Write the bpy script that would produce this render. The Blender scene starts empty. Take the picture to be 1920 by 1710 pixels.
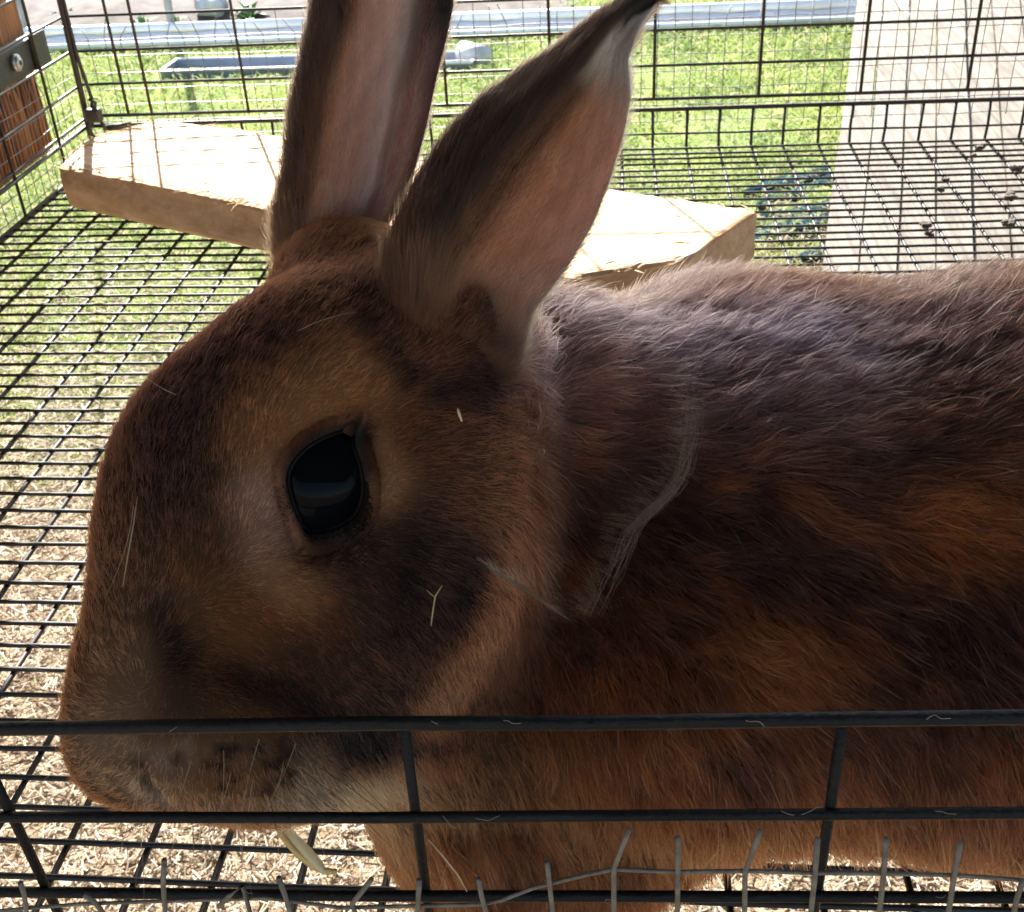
import bpy, bmesh, math, random
import numpy as np
from mathutils import Vector, Matrix
random.seed(7)
RS = np.random.RandomState(11)
D = bpy.data
S = bpy.context.scene
COL = S.collection

# ------------------------------------------------------------------ camera
F = 2155.17            # focal length in photo pixels (1920 wide)
CAMZ = 0.28139
MC = np.array([[0.996328, 0.070431, -0.048674],
               [-0.003473, -0.534815, -0.844962],
               [-0.085544, 0.842028, -0.532607]])    # rows: camera right, down, forward
cam_data = D.cameras.new('camera')
cam_data.sensor_width = 36.0
cam_data.lens = F / 1920 * 36.0
cam_data.clip_start = 0.01
cam_data.clip_end = 400.0
cam_data.dof.use_dof = True
cam_data.dof.focus_distance = 0.30
cam_data.dof.aperture_fstop = 70.0
cam = D.objects.new('camera', cam_data)
COL.objects.link(cam)
cam.matrix_world = Matrix(((MC[0][0], -MC[1][0], -MC[2][0], 0),
                           (MC[0][1], -MC[1][1], -MC[2][1], 0),
                           (MC[0][2], -MC[1][2], -MC[2][2], CAMZ), (0, 0, 0, 1)))
S.camera = cam
# ------------------------------------------------------------------ world, sun, exposure
SUN_EL = math.radians(36.0)
SUN_DIR = Vector((-0.357 * math.cos(SUN_EL), 0.934 * math.cos(SUN_EL), math.sin(SUN_EL))).normalized()
world = D.worlds.new('World')
S.world = world
world.use_nodes = True
wn = world.node_tree
wn.nodes.clear()
sky = wn.nodes.new('ShaderNodeTexSky')
sky.sky_type = 'NISHITA'
sky.sun_disc = False
sky.sun_elevation = SUN_EL
sky.sun_rotation = math.atan2(SUN_DIR.x, SUN_DIR.y)
sky.air_density = 1.0
sky.dust_density = 1.5
bgn = wn.nodes.new('ShaderNodeBackground')
bgn.inputs['Strength'].default_value = 0.072
won = wn.nodes.new('ShaderNodeOutputWorld')
wn.links.new(sky.outputs[0], bgn.inputs[0])
wn.links.new(bgn.outputs[0], won.inputs[0])
sl = D.lights.new('sun', 'SUN')
sl.energy = 5.0
sl.angle = math.radians(0.5)
sl.color = (1.0, 0.96, 0.90)
sun = D.objects.new('sun', sl)
COL.objects.link(sun)
sun.rotation_euler = SUN_DIR.to_track_quat('Z', 'Y').to_euler()
S.view_settings.view_transform = 'Standard'
S.view_settings.look = 'None'
S.view_settings.gamma = 1.0
S.view_settings.exposure = 2.45
S.view_settings.use_curve_mapping = False
S.cycles.max_bounces = 8
S.cycles.diffuse_bounces = 3
S.cycles.glossy_bounces = 3
S.cycles.transmission_bounces = 6
S.cycles.use_denoising = True
S.cycles.caustics_reflective = False
S.cycles.caustics_refractive = False
S.cycles_curves.shape = 'RIBBONS'

# ------------------------------------------------------------------ helpers
def at(px, py, Z):
    """photo pixel + distance along the optical axis -> world point"""
    c = np.array([(px - 960) / F * Z, (py - 855) / F * Z, Z])
    return MC.T @ c + np.array([0, 0, CAMZ])

def on_plane(px, py, axis, val):
    d = MC.T @ np.array([(px - 960) / F, (py - 855) / F, 1.0])
    o = np.array([0, 0, CAMZ])
    t = (val - o[axis]) / d[axis]
    return o + d * t

def link(o, parent=None):
    COL.objects.link(o)
    if parent is not None:
        o.parent = parent
    return o

def tag(o, label=None, cat=None, group=None, kind=None):
    if label: o['label'] = label
    if cat: o['category'] = cat
    if group: o['group'] = group
    if kind: o['kind'] = kind
    return o

def empty(name, loc=(0, 0, 0)):
    e = D.objects.new(name, None)
    e.location = loc
    e.empty_display_size = 0.05
    return link(e)

def mesh_obj(name, verts, faces, mat, parent=None, smooth=False):
    me = D.meshes.new(name)
    me.from_pydata([tuple(v) for v in verts], [], [tuple(f) for f in faces])
    me.update()
    if mat: me.materials.append(mat)
    if smooth:
        me.polygons.foreach_set('use_smooth', [True] * len(me.polygons))
    return link(D.objects.new(name, me), parent)

def child_fix(o, parent):
    """parent keeps world placement (parent has only a location)"""
    o.parent = parent
    o.matrix_parent_inverse = Matrix.Translation(parent.location).inverted()

def tube(points, r, n=6, cap=True):
    pts = [Vector(p) for p in points]
    rr = r if hasattr(r, '__len__') else [r] * len(pts)
    V, Fc = [], []
    ref = Vector((0.123, 0.456, 0.88)).normalized()
    prev = None
    for i, p in enumerate(pts):
        t = (pts[min(i + 1, len(pts) - 1)] - pts[max(i - 1, 0)]).normalized()
        if prev is None:
            a = t.cross(ref).normalized()
        else:
            a = (prev - t * prev.dot(t)).normalized()
        prev = a
        b = t.cross(a)
        for k in range(n):
            an = 2 * math.pi * k / n
            V.append(p + (a * math.cos(an) + b * math.sin(an)) * rr[i])
    for i in range(len(pts) - 1):
        for k in range(n):
            k2 = (k + 1) % n
            Fc.append((i * n + k, i * n + k2, (i + 1) * n + k2, (i + 1) * n + k))
    if cap:
        Fc.append(tuple(range(n))[::-1])
        Fc.append(tuple((len(pts) - 1) * n + k for k in range(n)))
    return V, Fc

def tube_obj(name, pts, r, mat, parent=None, n=6):
    V, Fc = tube(pts, r, n)
    return mesh_obj(name, V, Fc, mat, parent, True)

def merge(parts):
    V, Fc = [], []
    for v, f in parts:
        b = len(V)
        V += list(v)
        Fc += [tuple(i + b for i in q) for q in f]
    return V, Fc

def box(x0, x1, y0, y1, z0, z1):
    V = [(x, y, z) for z in (z0, z1) for y in (y0, y1) for x in (x0, x1)]
    return V, [(0, 2, 3, 1), (4, 5, 7, 6), (0, 1, 5, 4), (2, 6, 7, 3), (0, 4, 6, 2), (1, 3, 7, 5)]

def bevel_obj(o, w, seg=2):
    bm = bmesh.new()
    bm.from_mesh(o.data)
    bmesh.ops.bevel(bm, geom=bm.edges[:], offset=w, segments=seg, profile=0.5, affect='EDGES')
    bm.to_mesh(o.data)
    bm.free()
    return o

# ------------------------------------------------------------------ materials
def new_mat(name):
    m = D.materials.new(name)
    m.use_nodes = True
    nt = m.node_tree
    return m, nt, nt.nodes['Principled BSDF']

def N(nt, t, **kw):
    n = nt.nodes.new(t)
    for k, v in kw.items():
        if k in n.inputs: n.inputs[k].default_value = v
        else: setattr(n, k, v)
    return n

def ramp(nt, fac, stops):
    r = nt.nodes.new('ShaderNodeValToRGB')
    el = r.color_ramp.elements
    while len(el) < len(stops): el.new(0.5)
    for e, (p, c) in zip(el, stops):
        e.position = p
        e.color = (*c, 1)
    nt.links.new(fac, r.inputs[0])
    return r.outputs[0]

def noisy_mat(name, c1, c2, scale=20, rough=0.7, stretch=(1, 1, 1), detail=6, bump=0.0, metallic=0.0, c3=None, spec=0.5, bscale=None):
    m, nt, b = new_mat(name)
    tc = N(nt, 'ShaderNodeTexCoord')
    mp = N(nt, 'ShaderNodeMapping')
    mp.inputs['Scale'].default_value = stretch
    nt.links.new(tc.outputs['Object'], mp.inputs[0])
    n = N(nt, 'ShaderNodeTexNoise', Scale=scale, Detail=detail, Roughness=0.6)
    nt.links.new(mp.outputs[0], n.inputs['Vector'])
    st = [(0.3, c1), (0.7, c2)] if c3 is None else [(0.28, c1), (0.5, c2), (0.72, c3)]
    nt.links.new(ramp(nt, n.outputs[0], st), b.inputs['Base Color'])
    b.inputs['Roughness'].default_value = rough
    b.inputs['Metallic'].default_value = metallic
    b.inputs['Specular IOR Level'].default_value = spec
    if bump:
        n2 = N(nt, 'ShaderNodeTexNoise', Scale=bscale or scale * 2, Detail=8, Roughness=0.65)
        nt.links.new(mp.outputs[0], n2.inputs['Vector'])
        bp = N(nt, 'ShaderNodeBump', Strength=bump, Distance=0.002)
        nt.links.new(n2.outputs[0], bp.inputs['Height'])
        nt.links.new(bp.outputs[0], b.inputs['Normal'])
    return m

M_wire = noisy_mat('black_coated_wire', (0.010, 0.009, 0.009), (0.026, 0.022, 0.020), 90, 0.58, bump=0.15)
M_frontwire = noisy_mat('black_enamelled_wire', (0.004, 0.004, 0.0045), (0.011, 0.0095, 0.009), 120, 0.45, bump=0.6, spec=0.2)
M_post = noisy_mat('worn_black_post', (0.02, 0.017, 0.015), (0.06, 0.045, 0.035), 60, 0.55, bump=0.3)
M_cloth = noisy_mat('galvanised_wire', (0.16, 0.15, 0.13), (0.34, 0.33, 0.30), 200, 0.5, metallic=0.55, bump=0.2)
M_cloth_old = noisy_mat('weathered_galvanised_wire', (0.12, 0.10, 0.075), (0.26, 0.23, 0.18), 300, 0.7, metallic=0.2, bump=0.5)
M_cedar = noisy_mat('cedar_wood', (0.05, 0.018, 0.008), (0.30, 0.125, 0.05), 30, 0.75, (4, 4, 0.35), bump=0.6, c3=(0.56, 0.26, 0.095))
M_pine_far = noisy_mat('pale_weathered_plank', (0.040, 0.029, 0.018), (0.115, 0.092, 0.066), 9, 0.8, (9, 0.5, 9), bump=0.8, c3=(0.19, 0.165, 0.13))
M_added_roof = noisy_mat('roof_board', (0.06, 0.045, 0.03), (0.12, 0.09, 0.06), 12, 0.8, (4, 0.5, 4))
M_bracket = noisy_mat('black_bracket_steel', (0.03, 0.03, 0.027), (0.055, 0.053, 0.048), 160, 0.5, bump=0.3)
M_bolt = noisy_mat('zinc_bolt', (0.35, 0.36, 0.35), (0.6, 0.62, 0.6), 80, 0.35, metallic=0.7)
M_pipe = noisy_mat('galvanised_pipe', (0.62, 0.62, 0.63), (0.8, 0.8, 0.8), 8, 0.4, metallic=0.0)
M_skirt = noisy_mat('pale_plastic_edging', (0.42, 0.42, 0.44), (0.66, 0.66, 0.68), 6, 0.4, (1, 1, 5), bump=0.4)
M_trough = noisy_mat('grey_blue_trough', (0.16, 0.18, 0.21), (0.27, 0.29, 0.32), 9, 0.45)
M_strip = noisy_mat('dark_blue_plastic', (0.008, 0.022, 0.035), (0.018, 0.042, 0.045), 12, 1.0, (3, 9, 3), spec=0.0)  # blue-green of shaded grass, for the painted shade strips
M_dropping = noisy_mat('dark_dropping', (0.05, 0.042, 0.034), (0.13, 0.11, 0.09), 150, 0.9, bump=0.8)
M_rock = noisy_mat('pale_stone', (0.35, 0.33, 0.31), (0.7, 0.68, 0.66), 12, 0.8, bump=0.5)
M_leaf = noisy_mat('weed_leaf', (0.05, 0.12, 0.02), (0.12, 0.24, 0.05), 20, 0.6)

# board on the cage floor: sawn pine
def board_mat():
    m, nt, b = new_mat('rough_sawn_pine')
    tc = N(nt, 'ShaderNodeTexCoord')
    mp = N(nt, 'ShaderNodeMapping')
    mp.inputs['Rotation'].default_value = (0, 0, math.radians(28.3))
    mp.inputs['Scale'].default_value = (3.0, 30, 30)
    nt.links.new(tc.outputs['Object'], mp.inputs[0])
    n = N(nt, 'ShaderNodeTexNoise', Scale=3.0, Detail=8, Roughness=0.65)
    nt.links.new(mp.outputs[0], n.inputs['Vector'])
    base = ramp(nt, n.outputs[0], [(0.25, (0.44, 0.27, 0.14)), (0.5, (0.64, 0.43, 0.25)), (0.75, (0.76, 0.58, 0.40))])
    nt.links.new(base, b.inputs['Base Color'])
    b.inputs['Roughness'].default_value = 0.85
    n2 = N(nt, 'ShaderNodeTexNoise', Scale=9.0, Detail=10, Roughness=0.7)
    nt.links.new(mp.outputs[0], n2.inputs['Vector'])
    bp = N(nt, 'ShaderNodeBump', Strength=0.7, Distance=0.0015)
    nt.links.new(n2.outputs[0], bp.inputs['Height'])
    nt.links.new(bp.outputs[0], b.inputs['Normal'])
    return m
M_board = board_mat()

def attr_mat(name, rough=0.6, transl=0.0, spec=0.3):
    m, nt, b = new_mat(name)
    a = N(nt, 'ShaderNodeAttribute')
    a.attribute_name = 'col'
    nt.links.new(a.outputs['Color'], b.inputs['Base Color'])
    b.inputs['Roughness'].default_value = rough
    b.inputs['Specular IOR Level'].default_value = spec
    if transl:
        t = N(nt, 'ShaderNodeBsdfTranslucent')
        nt.links.new(a.outputs['Color'], t.inputs['Color'])
        mx = N(nt, 'ShaderNodeMixShader', Fac=transl)
        nt.links.new(b.outputs[0], mx.inputs[1])
        nt.links.new(t.outputs[0], mx.inputs[2])
        nt.links.new(mx.outputs[0], nt.nodes['Material Output'].inputs[0])
    return m
M_grass = attr_mat('grass_blades', 0.5, 0.35)
M_straw = attr_mat('straw_pieces', 0.7, 0.15)
M_haystrand = attr_mat('hay_strand', 0.6, 0.2)
M_skin = attr_mat('rabbit_skin', 0.85, 0.45, 0.1)

def fur_mat():
    m, nt, b = new_mat('rabbit_fur')
    a = N(nt, 'ShaderNodeAttribute')
    a.attribute_name = 'col'
    h = N(nt, 'ShaderNodeBsdfHairPrincipled')
    h.model = 'CHIANG'
    h.parametrization = 'COLOR'
    nt.links.new(a.outputs['Color'], h.inputs['Color'])
    h.inputs['Roughness'].default_value = 0.6
    h.inputs['Radial Roughness'].default_value = 0.55
    h.inputs['Coat'].default_value = 0.0
    h.inputs['IOR'].default_value = 1.38
    nt.links.new(h.outputs[0], nt.nodes['Material Output'].inputs[0])
    return m
M_fur = fur_mat()
M_whisker, _nt, _b = new_mat('whisker')
_b.inputs['Base Color'].default_value = (0.5, 0.42, 0.34, 1)
_b.inputs['Roughness'].default_value = 0.35
M_eye, _nt, _b = new_mat('eye_cornea')
_b.inputs['Base Color'].default_value = (0.0025, 0.003, 0.004, 1)
_b.inputs['Roughness'].default_value = 0.03
_b.inputs['IOR'].default_value = 1.13
M_lid, _nt, _b = new_mat('eyelid_skin')
_b.inputs['Base Color'].default_value = (0.008, 0.005, 0.005, 1)
_b.inputs['Specular IOR Level'].default_value = 0.15
_b.inputs['Roughness'].default_value = 0.75
M_claw, _nt, _b = new_mat('claw')
_b.inputs['Base Color'].default_value = (0.09, 0.06, 0.045, 1)
_b.inputs['Roughness'].default_value = 0.4

# ------------------------------------------------------------------ hair-curve object
def curves_obj(name, P, R, C, mat, parent=None):
    """P (n,k,3), R (n,k) radii, C (n,3) colour per strand"""
    n, k, _ = P.shape
    cu = D.hair_curves.new(name)
    cu.add_curves([k] * n)
    cu.attributes['position'].data.foreach_set('vector', np.ascontiguousarray(P, dtype=np.float32).ravel())
    ra = cu.attributes.get('radius') or cu.attributes.new('radius', 'FLOAT', 'POINT')
    ra.data.foreach_set('value', np.ascontiguousarray(R, dtype=np.float32).ravel())
    ca = cu.attributes.new('col', 'FLOAT_COLOR', 'CURVE')
    cc = np.ones((n, 4), np.float32)
    cc[:, :3] = C
    ca.data.foreach_set('color', cc.ravel())
    cu.materials.append(mat)
    o = D.objects.new(name, cu)
    return link(o, parent)

def snoise(P, wl, seed, m=7):
    """cheap smooth noise (sum of random sines), roughly -1..1"""
    r = np.random.RandomState(seed)
    out = np.zeros(len(P))
    for _ in range(m):
        d = r.normal(size=3)
        d /= np.linalg.norm(d)
        w = wl * r.uniform(0.7, 1.5)
        out += np.sin(P @ d * (2 * math.pi / w) + r.uniform(0, 6.28))
    return out / m * 1.6

# ================================================================== SETTING
GZ = -0.55
def ground_mat():
    m, nt, b = new_mat('lawn_soil')
    tc = N(nt, 'ShaderNodeTexCoord')
    n = N(nt, 'ShaderNodeTexNoise', Scale=2.2, Detail=9, Roughness=0.65)
    nt.links.new(tc.outputs['Object'], n.inputs['Vector'])
    n2 = N(nt, 'ShaderNodeTexNoise', Scale=60, Detail=6, Roughness=0.7)
    nt.links.new(tc.outputs['Object'], n2.inputs['Vector'])
    green = ramp(nt, n2.outputs[0], [(0.3, (0.08, 0.11, 0.03)), (0.55, (0.20, 0.26, 0.08)), (0.75, (0.34, 0.36, 0.16))])
    straw = ramp(nt, n2.outputs[0], [(0.3, (0.08, 0.055, 0.035)), (0.5, (0.22, 0.165, 0.105)), (0.7, (0.40, 0.32, 0.21))])
    sp = N(nt, 'ShaderNodeSeparateXYZ')
    nt.links.new(tc.outputs['Object'], sp.inputs[0])
    ad = N(nt, 'ShaderNodeMath', operation='MULTIPLY_ADD')
    nt.links.new(n.outputs[0], ad.inputs[0])
    ad.inputs[1].default_value = -1.1
    nt.links.new(sp.outputs['Y'], ad.inputs[2])
    mr = N(nt, 'ShaderNodeMapRange')
    nt.links.new(ad.outputs[0], mr.inputs[0])
    mr.inputs[1].default_value = 0.55
    mr.inputs[2].default_value = 1.15
    mx = N(nt, 'ShaderNodeMix', data_type='RGBA')
    nt.links.new(mr.outputs[0], mx.inputs['Factor'])
    nt.links.new(straw, mx.inputs['A'])
    nt.links.new(green, mx.inputs['B'])
    nt.links.new(mx.outputs['Result'], b.inputs['Base Color'])
    b.inputs['Roughness'].default_value = 0.95
    b.inputs['Specular IOR Level'].default_value = 0.1
    bp = N(nt, 'ShaderNodeBump', Strength=0.8, Distance=0.02)
    nt.links.new(n2.outputs[0], bp.inputs['Height'])
    nt.links.new(bp.outputs[0], b.inputs['Normal'])
    return m
xs = np.concatenate([[-150, -60, -20, -8], np.linspace(-4, 4, 60), [8, 20, 60, 150]])
ys = np.concatenate([[-150, -60, -20, -5], np.linspace(-2, 8, 70), [12, 25, 70, 200]])
gv, gf = [], []
for j, y in enumerate(ys):
    for i, x in enumerate(xs):
        near = max(0, 1 - max(abs(x) / 4, abs(y - 3) / 5))
        gv.append((x, y, GZ + near * (0.012 * math.sin(x * 5.1 + y * 2.3) + 0.008 * math.sin(x * 11 - y * 9.7))))
for j in range(len(ys) - 1):
    for i in range(len(xs) - 1):
        a = j * len(xs) + i
        gf.append((a, a + 1, a + 1 + len(xs), a + len(xs)))
g = mesh_obj('lawn_ground', gv, gf, ground_mat(), None, True)
tag(g, 'green lawn and strawy soil under and behind the cage', kind='structure')

# bare garden bed beyond the pipe (left)
bv, bf = [], []
nx, ny = 50, 16
for j in range(ny):
    for i in range(nx):
        x = -5.5 + 5.4 * i / (nx - 1)
        y = 4.02 + 2.2 * j / (ny - 1) + 0.08 * math.sin(i * 0.9)
        e = min(i, nx - 1 - i, j, ny - 1 - j)
        bv.append((x, y, GZ - 0.02 + min(e, 2) * 0.03 + RS.uniform(0, 0.035)))
for j in range(ny - 1):
    for i in range(nx - 1):
        a = j * nx + i
        bf.append((a, a + 1, a + 1 + nx, a + nx))
o = mesh_obj('garden_bed', bv, bf, noisy_mat('bare_soil', (0.022, 0.017, 0.013), (0.065, 0.05, 0.04), 16, 0.95, bump=0.8, c3=(0.11, 0.09, 0.075)), None, True)
tag(o, 'bare brown soil bed beyond the metal pipe', kind='structure')

# grass
def grass(n, xr, yr, hmin, hmax, cols, name, label, wid=0.0016, keep=None, flat=0.0, k=4):
    x = RS.uniform(*xr, n)
    y = RS.uniform(*yr, n)
    if keep is not None:
        m = keep(x, y)
        x, y = x[m], y[m]
        n = len(x)
    h = RS.uniform(hmin, hmax, n)
    an = RS.uniform(0, 2 * math.pi, n)
    lean = RS.uniform(0.3, 1.3, n)
    P = np.zeros((n, k, 3))
    for q in range(k):
        t = q / (k - 1)
        P[:, q, 0] = x + np.cos(an) * h * lean * t ** 1.5
        P[:, q, 1] = y + np.sin(an) * h * lean * t ** 1.5
        P[:, q, 2] = GZ + 0.004 + h * (t - 0.45 * lean * t * t) * (1 - flat)
    R = wid * RS.uniform(0.6, 1.3, n)[:, None] * np.linspace(1, 0.15, k)[None, :] * np.clip(y / 2.0, 0.8, 2.2)[:, None]
    pts = np.stack([x, y, y * 0], 1)
    f = np.clip(0.5 + 0.5 * snoise(pts, 0.35, 3) + RS.normal(0, 0.25, n), 0, 1)[:, None]
    c = np.array(cols[0]) * (1 - f) + np.array(cols[1]) * f
    dry = RS.rand(n) < 0.12
    c[dry] = np.array(cols[2])
    o = curves_obj(name, P, R, c, M_grass)
    tag(o, label, kind='stuff')
    return o

def lawnkeep(x, y):
    pts = np.stack([x, y, x * 0], 1)
    f = snoise(pts, 0.5, 21)
    m = RS.rand(len(x)) < np.clip((y - 1.15 + 0.35 * f) / 0.7, 0.04, 1)
    m &= ~((y > 4.0) & (x < -0.15) & (RS.rand(len(x)) < 0.93))
    m &= RS.rand(len(x)) < np.clip(1.25 - y / 9, 0.3, 1)
    m &= ~((np.abs(x + 0.86) < 0.50) & (np.abs(y - 3.47) < 0.085))
    m &= np.abs(x) < 0.75 + y * 0.62
    return m
grass(420000, (-4.2, 4.0), (0.75, 7.5), 0.012, 0.040, ((0.16, 0.23, 0.06), (0.36, 0.42, 0.13), (0.56, 0.50, 0.27)),
      'lawn_grass', 'short sunlit green grass covering the lawn', keep=lawnkeep)

# straw litter under the hutch
n = 190000
x = RS.uniform(-1.5, 1.3, n); y = RS.uniform(0.30, 2.6, n)
m = (RS.rand(n) < np.clip(1.45 - (y - 0.9) * 0.9, 0.10, 1)) & (np.abs(x) < 0.7 + y * 0.6)
x, y = x[m], y[m]; n = len(x)
L = RS.uniform(0.005, 0.022, n); an = RS.uniform(0, 2 * math.pi, n); tl = RS.normal(0, 0.22, n)
z0 = GZ + RS.uniform(0.004, 0.026, n)
P = np.zeros((n, 3, 3))
for q, t in enumerate((-0.5, 0, 0.5)):
    P[:, q, 0] = x + np.cos(an) * L * t + np.sin(an) * L * (0.12 if q == 1 else 0) * RS.uniform(-1, 1, n)
    P[:, q, 1] = y + np.sin(an) * L * t
    P[:, q, 2] = z0 + np.abs(tl) * L * (t + 0.5)
R = np.repeat(RS.uniform(0.0003, 0.0008, n)[:, None], 3, 1)
c = np.array([0.50, 0.40, 0.28]) * RS.uniform(0.45, 1.35, n)[:, None] * np.array([1, 1, 1])
br = RS.rand(n) < 0.33
c[br] = np.array([0.16, 0.10, 0.06]) * RS.uniform(0.5, 1.3, br.sum())[:, None]
pale = RS.rand(n) < 0.25
c[pale] = np.array([0.62, 0.54, 0.42])
o = curves_obj('straw_litter', P, R, np.clip(c, 0, 0.85), M_straw)
tag(o, 'pale chopped straw and wood chips scattered on the ground below the cage', kind='stuff')

# pipe, posts, edging
def gpx(px, py, z=GZ): return Vector(on_plane(px, py, 2, z))
pipe_y = 3.86
pr = empty('pipe_rail', (0, pipe_y, GZ))
tag(pr, 'long pale galvanised pipe lying across the lawn behind the cage', 'pipe')
o = tube_obj('pipe', [(-4.6, 0.03, 0.062), (-2.2, 0.01, 0.062), (-0.72, 0, 0.062)], 0.016, M_pipe, pr, 12)
o = tube_obj('pipe', [(-0.66, 0, 0.062), (0.2, 0, 0.062), (1.05, 0.0, 0.062)], 0.016, M_pipe, pr, 12)
o = tube_obj('pipe', [(1.11, 0.0, 0.062), (3.2, -0.03, 0.062)], 0.016, M_pipe, pr, 12)
for xx in (-0.69, 1.08):
    tube_obj('pipe_coupling', [(xx - 0.05, 0, 0.062), (xx + 0.05, 0, 0.062)], 0.012, M_trough, pr, 10)
pr2 = empty('lower_pipe', (0, pipe_y - 0.03, GZ))
tag(pr2, 'thinner second pipe running just below the long pale pipe', 'pipe')
tube_obj('pipe', [(-4.6, -0.05, 0.034), (-0.2, -0.05, 0.030), (3.2, -0.05, 0.036)], 0.009, M_pipe, pr2, 8)
for k, (px, py) in enumerate([(100, 66), (363, 56)]):
    b0 = gpx(px, py)
    o = tube_obj('stake', [(0, 0, 0), (0.01, 0.01, 0.35), (0.0, 0.02, 0.75)], 0.013, M_trough, None, 8)
    o.location = (b0.x, pipe_y + 0.05, GZ)
    tag(o, ['blue grey metal stake behind the pipe at the cage corner', 'blue grey metal stake beside the white stone'][k], 'stake', 'metal stakes behind the pipe')
# crumpled plastic edging under the pipe
ev, ef = [], []
nn = 150
for i in range(nn):
    x = -4.6 + 7.8 * i / (nn - 1)
    w = 0.018 * math.sin(i * 0.7) + 0.012 * math.sin(i * 1.93)
    for j, (yy, zz) in enumerate([(0.0, 0.050), (-0.012 + w*.5, 0.034), (-0.024 + w * .7, 0.016), (-0.032 + w*.5, 0.0), (-0.026 + w*.5, 0.0), (-0.018 + w * .7, 0.018), (-0.006 + w*.5, 0.036), (0.005, 0.052)]):
        ev.append((x, yy, zz + 0.003 * math.sin(i * 1.3 + j)))
for i in range(nn - 1):
    for j in range(8):
        j2 = (j + 1) % 8
        ef.append((i * 8 + j, i * 8 + j2, (i + 1) * 8 + j2, (i + 1) * 8 + j))
o = mesh_obj('plastic_edging', ev, ef, M_skirt, None, True)
o.location = (0, pipe_y - 0.018, GZ)
tag(o, 'crumpled pale plastic sheet edging hanging below the long pipe', 'edging')

# trough on the lawn
def trough():
    r = empty('feed_trough', (-0.86, 3.47, GZ))
    tag(r, 'long shallow grey metal trough lying on the grass', 'trough')
    prof = [(-0.065, 0.030), (-0.050, 0.006), (0.050, 0.006), (0.065, 0.030), (0.072, 0.030), (0.060, 0.0), (-0.060, 0.0), (-0.072, 0.030)]
    V = []
    for xx in (-0.47, 0.47):
        V += [(xx, a, b) for a, b in prof]
    Fc = [(i, (i + 1) % 8, 8 + (i + 1) % 8, 8 + i) for i in range(8)] + [(0, 1, 6, 7), (1, 2, 5, 6), (2, 3, 4, 5), (15, 14, 9, 8), (14, 13, 10, 9), (13, 12, 11, 10)]
    mesh_obj('trough_body', V, Fc, M_trough, r)
    for s in (-1, 1):
        V, Fc = box(s * 0.466 - 0.004, s * 0.466 + 0.004, -0.06, 0.06, 0.004, 0.033)
        mesh_obj('end_plate', V, Fc, M_trough, r)
        tube_obj('rim', [(-0.47, s * 0.07, 0.031), (0.47, s * 0.07, 0.031)], 0.004, M_pipe, r, 8)
    r.rotation_euler.z = math.radians(-1.5)
trough()
V, Fc = tube([(0, 0, 0), (0.0, 0.10, 0.0)], [0.026, 0.031], 16)
o = mesh_obj('plastic_cup', V, Fc, M_rock, None, True)
o.location = (-0.355, 3.44, GZ + 0.036)
o.rotation_euler.z = 0.9
tag(o, 'white plastic cup lying beside the right end of the trough', 'cup')

# stones
def rock(name, loc, s, label, group=None, mat=None):
    bm = bmesh.new()
    bmesh.ops.create_icosphere(bm, subdivisions=2, radius=1)
    for v in bm.verts:
        v.co = Vector((v.co.x * s[0], v.co.y * s[1], v.co.z * s[2])) * (1 + 0.18 * math.sin(v.co.x * 5 + loc[0] * 9) + 0.12 * math.sin(v.co.y * 7 + v.co.z * 4))
    me = D.meshes.new(name)
    bm.to_mesh(me); bm.free()
    me.materials.append(mat or M_rock)
    o = link(D.objects.new(name, me))
    o.location = loc
    tag(o, label, 'stone', group)
    return o
p = gpx(393, 34, GZ + 0.03)
rock('stone', (p.x, 4.22, GZ + 0.06), (0.06, 0.05, 0.045), 'large white stone beside the metal stake on the soil bed')
for k, (px, py) in enumerate([(470, 22), (150, 22), (300, 16), (215, 8)]):
    p = gpx(px, py)
    rock('stone', (p.x, p.y, GZ + 0.05), (0.10, 0.035, 0.02), ['flat pale stone right of the white stone on the bed', 'flat pale stone near the cage corner post on the bed', 'long pale stone left of the metal stake on the bed', 'small pale stone at the far edge of the soil bed'][k], 'pale stones on the soil bed')

# weeds (leaf clumps)
def weed(loc, s, label):
    r = empty('weed', loc)
    tag(r, label, 'plant', 'weeds growing behind the pipe')
    parts = []
    for k in range(26):
        a = RS.uniform(0, 6.28); l = s * RS.uniform(0.5, 1.0); e = RS.uniform(0.2, 1.2)
        d = Vector((math.cos(a) * math.cos(e), math.sin(a) * math.cos(e), math.sin(e)))
        side = d.cross(Vector((0, 0, 1))).normalized() * l * 0.14
        m_ = d * l * 0.55 + Vector((0, 0, 0.02 * s))
        tip = d * l + Vector((0, 0, -l * 0.25))
        parts.append(([Vector((0, 0, 0)), m_ - side, tip, m_ + side, m_ + Vector((0, 0, -0.004))], [(0, 1, 4), (1, 2, 4), (2, 3, 4), (3, 0, 4)]))
    V, Fc = merge(parts)
    mesh_obj('foliage', V, Fc, M_leaf, r)
for k, (px, s) in enumerate([(300, 0.12), (345, 0.10), (472, 0.15), (700, 0.12), (130, 0.12)]):
    p = gpx(px, 50)
    weed((p.x, 4.02 + 0.06 * k, GZ + 0.02), s * 0.8, ['leafy green weed left of the metal stake', 'small green weed touching the metal stake', 'tall green weed right of the white stone', 'green weed behind the pipe between the ears', 'green weed by the cage corner behind the pipe'][k])

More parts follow.
